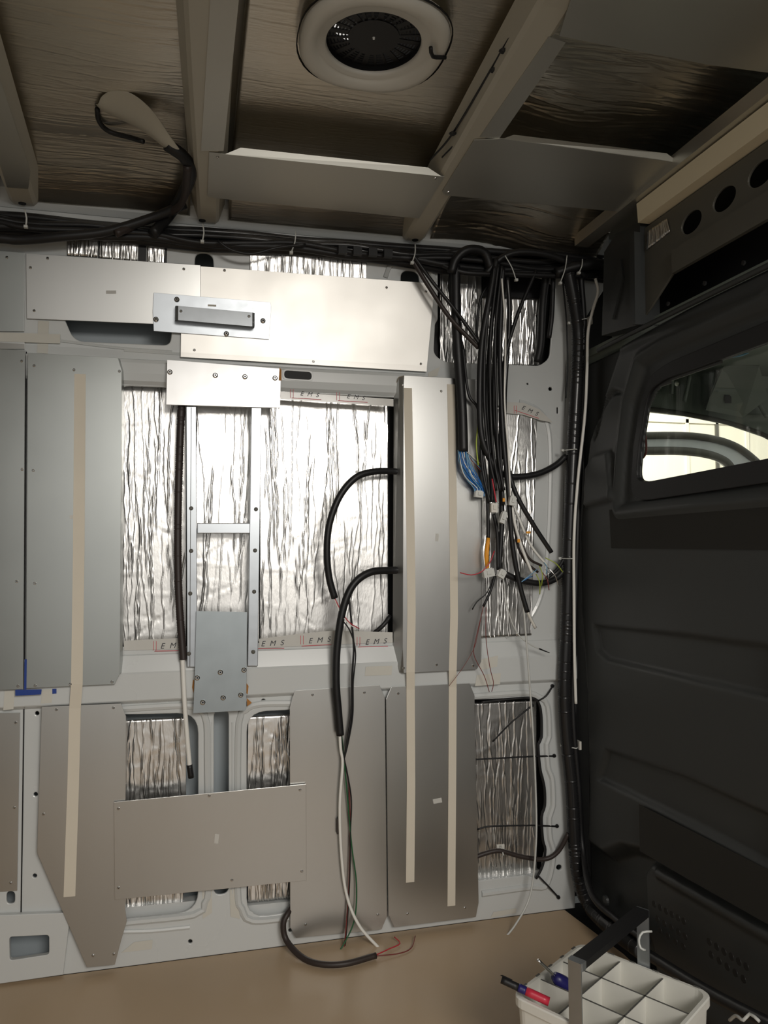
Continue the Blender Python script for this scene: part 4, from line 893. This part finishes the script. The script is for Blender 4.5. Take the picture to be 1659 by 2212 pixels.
for k, (x, y, ww, hh_) in enumerate(((1141, 1150, 10, 5), (1120, 1168, 6, 8), (1088, 1080, 5, 8))):
    tag(mesh('wire_marker', *boxvf(W(x, y, -.08), ww * .00115, .004, hh_ * .00115), M['orange']), ['rightmost small orange wire marker', 'small orange wire marker on the white sleeve', 'small orange wire marker near the cream block'][k], 'wire marker', 'orange wire markers')
tag(mesh('cable_lug', *tubevf(ct([(1164, 1401, -.05), (1176, 1406, -.05), (1187, 1410, -.05)]), lambda L, t: .0022 - .001 * t, n=6), M['black']), 'small black lug on the thin white lead', 'cable lug')

# ---- loops over the window foil
cable('loop_cable', 'upper black cable looping out over the large foil', ct([(866, 1020, -.005), (846, 1018, -.014), (806, 1019, -.030), (768, 1032, -.040), (734, 1072, -.044), (712, 1130, -.044), (706, 1190, -.042), (711, 1248, -.038), (723, 1292, -.034)]), .0088, M['black'], n=10)
cable('loop_cable', 'lower black cable looping out and hanging down over the rail', ct([(866, 1232, -.005), (846, 1232, -.014), (800, 1236, -.034), (764, 1262, -.044), (742, 1312, -.048), (729, 1390, -.048), (726, 1470, -.046), (731, 1540, -.042), (735, 1588, -.040)]), .0098, M['black'], n=10)
cable('black_cable', 'black cable dropping behind the big foil edge at its right', ct([(842, 1330, .01), (828, 1350, .0), (802, 1372, .012)]), .006, M['black'])
ll = [('pink wire from the end of the upper loop cable', [(722, 1290, -.034), (738, 1322, -.046), (755, 1345, -.052), (776, 1358, -.05)], .0013, 'red'),
      ('thin white wire beside the pink one', [(721, 1290, -.032), (734, 1322, -.05), (753, 1347, -.056), (772, 1359, -.052)], .0013, 'whitewire'),
      ('black twin wire bowing right of the lower loop cable', [(753, 1290, -.050), (759, 1340, -.050), (764, 1400, -.048), (760, 1470, -.044), (759, 1540, -.038), (750, 1600, -.036), (743, 1640, -.034)], .0026, 'black'),
      ('second black wire hugging the bowing one', [(740, 1340, -.052), (757, 1365, -.050), (768, 1410, -.048), (763, 1475, -.044), (762, 1545, -.038), (752, 1605, -.036), (742, 1645, -.034)], .0018, 'black'),
      ('black wire crossing the knot and hanging to the floor', [(737, 1588, -.040), (741, 1625, -.040), (752, 1680, -.036), (759, 1730, -.034), (757, 1800, -.034), (756, 1880, -.034), (751, 1980, -.036), (743, 2066, -.035)], .0018, 'black'),
      ('dark red wire hanging beside the black one to the floor', [(742, 1640, -.034), (754, 1700, -.032), (756, 1800, -.032), (754, 1900, -.033), (749, 1985, -.036), (742, 2064, -.040)], .0015, 'redd'),
      ('green wire hanging in a wide bow to the floor', [(738, 1588, -.038), (744, 1650, -.036), (752, 1740, -.034), (760, 1830, -.034), (770, 1910, -.034), (766, 1985, -.036), (745, 2035, -.045), (723, 2070, -.055)], .0018, 'green'),
      ('white cable hanging from the lower loop cable to the floor', [(734, 1588, -.040), (736, 1620, -.040), (740, 1650, -.038), (734, 1740, -.036), (737, 1840, -.036), (748, 1930, -.038), (775, 1998, -.050), (822, 2052, -.06)], .0040, 'whitewire')]
for lab, pts, r, mm in ll: cable('wire', lab, ct(pts), r, M[mm], 'wire', n=6)
tag(mesh('terminal', *boxvf(W(730, 1785, -.028), .007, .008, .036), M['brown']), 'small dark terminal hanging on the lower middle panel', 'connector')
# floor sleeve
cable('floor_sleeve', 'brown-black sleeve coming from under the panel onto the floor', [W(632, 1956, .004), W(622, 1972, -.02), W(612, 1995, -.028), W(618, 2030, -.035), F(650, 2066, .012), F(690, 2082, .009), F(745, 2082, .009), F(812, 2064, .009)], .0072, M['brown'], 'sleeve', n=10)
cable('wire', 'red wire emerging from the floor sleeve', [F(810, 2064, .009), F(840, 2050, .006), F(864, 2038, .006), F(852, 2024, .012)], .0014, M['red'], 'wire', n=6)
cable('wire', 'dark wire emerging from the floor sleeve', [F(810, 2065, .009), F(860, 2060, .004), F(888, 2048, .004), F(897, 2022, .010)], .0014, M['redd'], 'wire', n=6)
# left sleeve in the window
def corr(r, pitch=.0042): return lambda L, t: r * (1 + .08 * (1 if (L / pitch) % 1 < .5 else -1))
cable('ribbed_sleeve', 'ribbed black sleeve hanging left of the ladder frame', ct([(394, 862, -.008), (391, 900, -.010), (386, 1040, -.012), (384, 1180, -.014), (387, 1300, -.018), (396, 1425, -.024)]), corr(.0092, .004), M['brown'], 'sleeve', n=10, step=.002)
cable('white_hose', 'white hose hanging out of the ribbed black sleeve', ct([(394, 1415, -.024), (399, 1520, -.026), (405, 1600, -.022), (410, 1658, -.018)]), .0056, M['whitewire'], 'hose', n=10)
cable('tape_wrap', 'black tape wrapped on the tip of the white hose', ct([(409, 1652, -.018), (411, 1665, -.018), (413, 1680, -.017)]), .0072, M['black'], 'tape')
# corner conduit
cpts = ct([(1228, 590, -.075), (1240, 650, -.07), (1249, 720, -.062), (1247, 800, -.058), (1239, 950, -.05), (1230, 1150, -.045), (1224, 1350, -.04), (1219, 1480, -.038), (1224, 1590, -.036), (1235, 1700, -.036), (1242, 1830, -.036)]) + [W(1252, 1905, -.045), W(1275, 1960, -.07), B(1320, 2005, -.035), B(1385, 2055, -.035)]
cable('corner_conduit', 'ribbed black conduit running down the corner beside the bulkhead', cpts, corr(.0172, .0045), M['conduit'], 'conduit', n=12, step=.00225)
cable('black_cable', 'smooth black cable right of the ribbed corner conduit', ct([(1255, 600, -.07), (1262, 700, -.066), (1262, 800, -.06), (1256, 950, -.055), (1247, 1150, -.05), (1240, 1400, -.045), (1238, 1550, -.045), (1250, 1700, -.045), (1258, 1830, -.045)]) + [B(1278, 1930, -.04), B(1330, 1985, -.035), B(1400, 2035, -.035)], .008, M['black'], n=8)
cable('white_cable', 'white cable running down the corner beside the conduit', ct([(1286, 602, -.10), (1292, 630, -.105), (1280, 672, -.10), (1270, 720, -.095), (1268, 800, -.088), (1263, 900, -.08), (1248, 1040, -.072), (1240, 1160, -.068), (1240, 1300, -.064), (1241, 1420, -.06), (1244, 1520, -.055)]), .0042, M['whitewire'], n=8)
cable('black_cable', 'thin black cable in the corner between wall and conduit top', ct([(1215, 600, -.03), (1224, 700, -.03), (1226, 800, -.03), (1222, 860, -.03)]), .0022, M['black'])
cable('black_cable', 'brown-black tube crossing the lower right opening', ct([(1025, 1852, -.006), (1050, 1843, -.008), (1080, 1838, -.010), (1125, 1850, -.012), (1175, 1856, -.014), (1205, 1840, -.02), (1228, 1800, -.03)]), .0062, M['brown'], n=10)

# ---- ties
def band(label, x0, y0, x1, y1, d, m, rr_=.030, name='cable_tie', group='nylon cable ties', tail=True):
    th = thing(name, label, 'cable tie', W((x0 + x1) / 2, (y0 + y1) / 2, d), group)
    a, b = W(x0, y0, d), W(x1, y1, d); mid = (a + b) / 2 + Vector((0, -rr_, 0))
    tube('strap', [a, a.lerp(mid, .6), mid, b.lerp(mid, .6), b], .0018, m, th, n=6, flat=.6)
    mesh('head', *boxvf(a, .007, .006, .006), m, th)
    return th
band('nylon tie round the conduit level with the upper opening', 1229, 698, 1278, 692, -.055, M['nylon'])
band('nylon tie round the conduit level with the blue wires', 1215, 973, 1250, 973, -.045, M['nylon'])
band('nylon tie round the conduit level with the coloured wire ends', 1209, 1206, 1243, 1207, -.04, M['nylon'])
band('nylon tie round the conduit level with the lower opening', 1214, 1610, 1252, 1611, -.03, M['nylon'])
band('nylon tie round the conduit just above the floor', 1244, 1905, 1270, 1903, -.03, M['nylon'])
band('nylon tie on the upper loop cable', 771, 1019, 778, 1037, -.030, M['nylon'], .012)
band('nylon tie on the lower loop cable', 783, 1232, 789, 1246, -.030, M['nylon'], .012)
band('nylon tie on the tube crossing the lower right opening', 1080, 1828, 1082, 1852, .0, M['nylon'], .020)
tag(mesh('tie_mount', *boxvf(W(1274, 693, -.08), .006, .02, .022), M['white']), 'square white tie mount beside the upper conduit tie', 'tie mount')
tag(mesh('tie_mount', *boxvf(W(1250, 1609, -.045), .006, .02, .022), M['white']), 'square white tie mount beside the lower conduit tie', 'tie mount')
tag(mesh('tie_mount', *boxvf(W(1081, 1830, -.001), .022, .004, .014), M['white']), 'square white tie mount in the lower right opening', 'tie mount')
for lab, a, b in (('nylon tie hanging from the bow at the left edge', (53, 452, -.078), (56, 490, -.078)), ('nylon tie hanging from the bow left of the vent', (438, 484, -.078), (437, 522, -.080)),
                  ('nylon tie on the bundle between the two bows', (639, 500, -.060), (629, 546, -.072)), ('nylon tie hanging from the bow right of the vent', (897, 528, -.082), (890, 568, -.084)),
                  ('slanted nylon tie over the wire cluster', (1091, 552, -.095), (1115, 605, -.10)), ('nylon tie on the bundle near the corner', (1225, 552, -.09), (1210, 612, -.09)), ('short nylon tie beside the corner column', (1258, 560, -.10), (1250, 590, -.10))):
    th = thing('cable_tie', lab, 'cable tie', W(*b), 'nylon cable ties'); m0 = [(a[0] + b[0]) / 2 + 3, (a[1] + b[1]) / 2, a[2] - .004]
    tube('strap', ct([a, m0, b]), .0022, M['nylon'], th, n=6, flat=.6); mesh('head', *boxvf(W(*b), .008, .008, .006), M['nylon'], th)
# black push ties
for lab, pts in (('straight black tie across the middle of the lower right opening', [(1020, 1641, -.008), (1150, 1634, -.008), (1198, 1633, -.004)]), ('black tie with a bend across the lower part of the lower right opening', [(1030, 1792, -.006), (1060, 1785, -.010), (1150, 1783, -.010), (1204, 1785, -.004)]),
                 ('black tie slanting inside the lower right opening', [(1064, 1602, .020), (1105, 1560, .005), (1150, 1524, -.004)]), ('short black tie at the upper corner of the lower right opening', [(1163, 1514, -.006), (1180, 1503, -.012), (1194, 1482, -.004)]),
                 ('short black tie below the lower corner of the lower right opening', [(1164, 1893, -.006), (1185, 1915, -.010), (1207, 1939, -.004)])):
    th = thing('push_tie', lab, 'cable tie', W(*pts[-1]), 'black push-in ties')
    tube('strap', ct(pts), .0024, M['black'], th, n=6); mesh('head', *lathe([(.0055, 0), (.0045, .004)], 10, W(*pts[-1]) + Vector((0, .003, 0)), (0, -1, 0)), M['black'], th)
tube('rubber_edge', ct([(1040, 1517, -.003), (1140, 1508, -.003), (1166, 1525, -.003), (1170, 1592, -.003), (1163, 1608, -.003), (1167, 1660, -.003), (1176, 1700, -.003), (1177, 1740, -.003), (1170, 1765, -.003), (1173, 1815, -.003), (1178, 1835, -.003), (1172, 1870, -.003), (1158, 1898, -.003)]), .0035, M['rubber'], wall, n=8)

# ================================================================== SOUND PADS ON THE BULKHEAD
def pad(label, px, dx, t=.002):
    return tag(plate('sound_pad', [B(a, b, dx) for a, b in px], t, M['pad']), label, 'sound pad', 'dark pads stuck to the bulkhead')
pad('dark rectangular pad on the bulkhead below the cab window', [(1316, 1101), (1700, 1092), (1700, 1188), (1320, 1184)], -.0025)
pad('dark brown pad on the bulkhead above the vent holes', [(1380, 1738), (1700, 1900), (1700, 2020), (1470, 1890), (1382, 1838)], -.0085)
tag(mesh('bolt_boss', *lathe([(.014, 0), (.012, .006), (.006, .007)], 16, B(1310, 1945, .020), (-1, 0, 0)), M['charcoal']), 'round dark boss low on the bulkhead', 'fitting')

# ================================================================== CRATE
zt = .20
c0 = F(1278, 2040, zt); c0 = Vector((.757, -.530, 0)); cR = Vector((.893, -.742, 0)); cL = Vector((.545, -.620, 0))
ea = (cR - c0).normalized(); la = (cR - c0).length; eb = Vector((-ea.y, ea.x, 0)); eb = eb if eb.dot(cL - c0) > 0 else -eb; lb = (cL - c0).length + .01
cr = thing('divided_crate', 'white plastic crate with nine compartments on the floor by the bulkhead', 'crate', c0 + ea * la / 2 + eb * lb / 2)
def cp(a, b, z): return c0 + ea * a + eb * b + Vector((0, 0, z))
def orientbox(a0, a1, b0, b1, z0, z1):
    V = [cp(a, b, z) for z in (z0, z1) for a, b in ((a0, b0), (a1, b0), (a1, b1), (a0, b1))]
    Fc = [(3, 2, 1, 0), (4, 5, 6, 7), (0, 1, 5, 4), (1, 2, 6, 5), (2, 3, 7, 6), (3, 0, 4, 7)]
    return V, Fc
tk = .004
# body: rounded outer wall as swept ring with slight taper
def ringcr(off, z, r=.022, n=5):
    P = rr(-off, -off, la + off, lb + off, r, n); return [cp(a, b, z) for a, b in P]
rings = [ringcr(-.014, .001), ringcr(-.004, .09), ringcr(.0, zt - .018), ringcr(.004, zt - .016), ringcr(.004, zt - .002), ringcr(.002, zt), ringcr(-tk, zt), ringcr(-tk - .001, zt - .06), ringcr(-.016, .006)]
V, Fc = [], []; n = len(rings[0])
for r_ in rings: V += r_
for i in range(len(rings) - 1): Fc += [(i * n + k, i * n + (k + 1) % n, (i + 1) * n + (k + 1) % n, (i + 1) * n + k) for k in range(n)]
Fc += [tuple(range(n)), tuple(range(len(V) - 1, len(V) - n - 1, -1))]
o = mesh('body', V, Fc, M['crate'], cr)
bm = bmesh.new(); bm.from_mesh(o.data); bmesh.ops.recalc_face_normals(bm, faces=bm.faces); bm.to_mesh(o.data); bm.free()
for k in (1, 2):
    a = la * k / 3; mesh('divider', *orientbox(a - .0012, a + .0012, .004, lb - .004, .012, zt - .004), M['crate'], cr)
    b = lb * k / 3; mesh('divider', *orientbox(.004, la - .004, b - .0012, b + .0012, .012, zt - .004), M['crate'], cr)
    for nm, q_ in (('scuffed_edge', orientbox(a - .0014, a + .0014, .006, lb - .006, zt - .0042, zt - .0034)), ('scuffed_edge', orientbox(.006, la - .006, b - .0014, b + .0014, zt - .0042, zt - .0034))): mesh(nm, *q_, M['cratek'], cr)
# shallow inner floors, raised so that the cells read as the pockets they are
mesh('inner_floor', *orientbox(.008, la - .008, .008, lb - .008, zt - .075, zt - .072), M['crate'], cr)
for k, (a, b) in enumerate([(x * la, -.0) for x in (.1, .25, .42, .6, .75, .9)] + [(-.0, x * lb) for x in (.12, .3, .48, .66, .84)]):
    mesh('scuff', *orientbox(a - .006 if b == 0 else a - .004, a + .006 if b == 0 else a + .0, b - .004 if b == 0 else b - .006, b + .0 if b == 0 else b + .006, zt, zt + .0006), M['cratek'], cr)
# handle: two aluminium uprights and a black bar
am = la * .5
hz = .305
def upright(b, tz):
    s_ = 1 if b < 0 else -1
    V = [cp(am - .012, b, zt - .05), cp(am + .012, b, zt - .05), cp(am + .012, b, tz), cp(am - .012, b, tz)]
    V += [v + eb * (.0025 if b > 0 else -.0025) for v in V]
    mesh('upright', V, [(3, 2, 1, 0), (4, 5, 6, 7), (0, 1, 5, 4), (1, 2, 6, 5), (2, 3, 7, 6), (3, 0, 4, 7)], M['galv'], cr)
upright(-.006, hz); upright(lb + .006, hz)
mesh('handle_bar', *orientbox(am - .013, am + .013, -.005, lb + .005, hz - .012, hz), M['rubber'], cr)
mesh('handle_end', *orientbox(am - .0135, am + .0135, lb - .006, lb + .0062, hz - .0125, hz + .0008), M['galv'], cr)
# contents
mk = thing('marker_pen', 'black marker pen with red label resting in the left crate cell', 'pen', F(1115, 2165, zt))
a, b = F(1083, 2116, zt + .028), F(1186, 2164, zt + .004); d = b - a
tube('cap', [a, a + d * .36], .0062, M['black'], mk, n=12); tube('barrel', [a + d * .36, a + d * .52], .0070, M['navy'], mk, n=12)
tube('label', [a + d * .52, b], .0072, M['markerred'], mk, n=12)
plate('cap_clip', [a + Vector((0, 0, .0078)) + Vector((.002, 0, 0)), a + d * .22 + Vector((.002, 0, .0078)), a + d * .22 + Vector((-.002, 0, .0078)), a + Vector((-.002, 0, .0078))], .001, M['black'], mk)
sdv = thing('screwdriver', 'screwdriver with navy handle standing in the crate', 'screwdriver', F(1215, 2125, zt - .03))
a, b = F(1162, 2074, zt + .045), F(1200, 2110, zt + .008); d = (b - a)
tube('shaft', [a, b], .0028, M['screw'], sdv, n=10)
tube('handle', [b - d * .05, b + d * .35, b + d * .7, b + d * 1.0], lambda L, t: .008 + .007 * math.sin(t * 2.9), M['navy'], sdv, n=14)
def star():
    c = F(1380, 2124, zt - .045); V, Fc = [], []
    for z in (-.006, .006):
        for k in range(12):
            r = .013 if k % 2 else .009; V.append(c + Vector((r * math.cos(k * math.pi / 6), r * math.sin(k * math.pi / 6), z)))
    Fc = [tuple(range(11, -1, -1)), tuple(range(12, 24))] + [(k, (k + 1) % 12, (k + 1) % 12 + 12, k + 12) for k in range(12)]
    th = thing('grey_knob', 'small grey star-shaped knob in a crate cell', 'knob', c); mesh('star', V, Fc, M['seal'], th)
    mesh('stud', *lathe([(.004, 0), (.004, .008)], 10, c + Vector((0, 0, .006)), (0, 0, 1)), M['screw'], th)
star()
cable('white_strap', 'white strap looping from the right upright of the crate handle', [F(1408, 2012, .27), F(1388, 2014, .27), F(1380, 2030, .26), F(1384, 2048, .25), F(1394, 2052, .245)], .0022, M['nylon'], 'strap', n=6)
cable('black_cable', 'black hose lying along the foot of the bulkhead', [B(1400, 2062, -.03), B(1500, 2125, -.03), B(1600, 2180, -.03), B(1720, 2240, -.03)], .012, M['black'], n=8)
cable('white_scrap', 'crumpled white tie scrap at the lower right corner', [B(1576, 2204, -.05), B(1590, 2194, -.055), B(1606, 2204, -.06), B(1620, 2190, -.05), B(1640, 2206, -.05)], .003, M['nylon'], 'scrap', n=6)
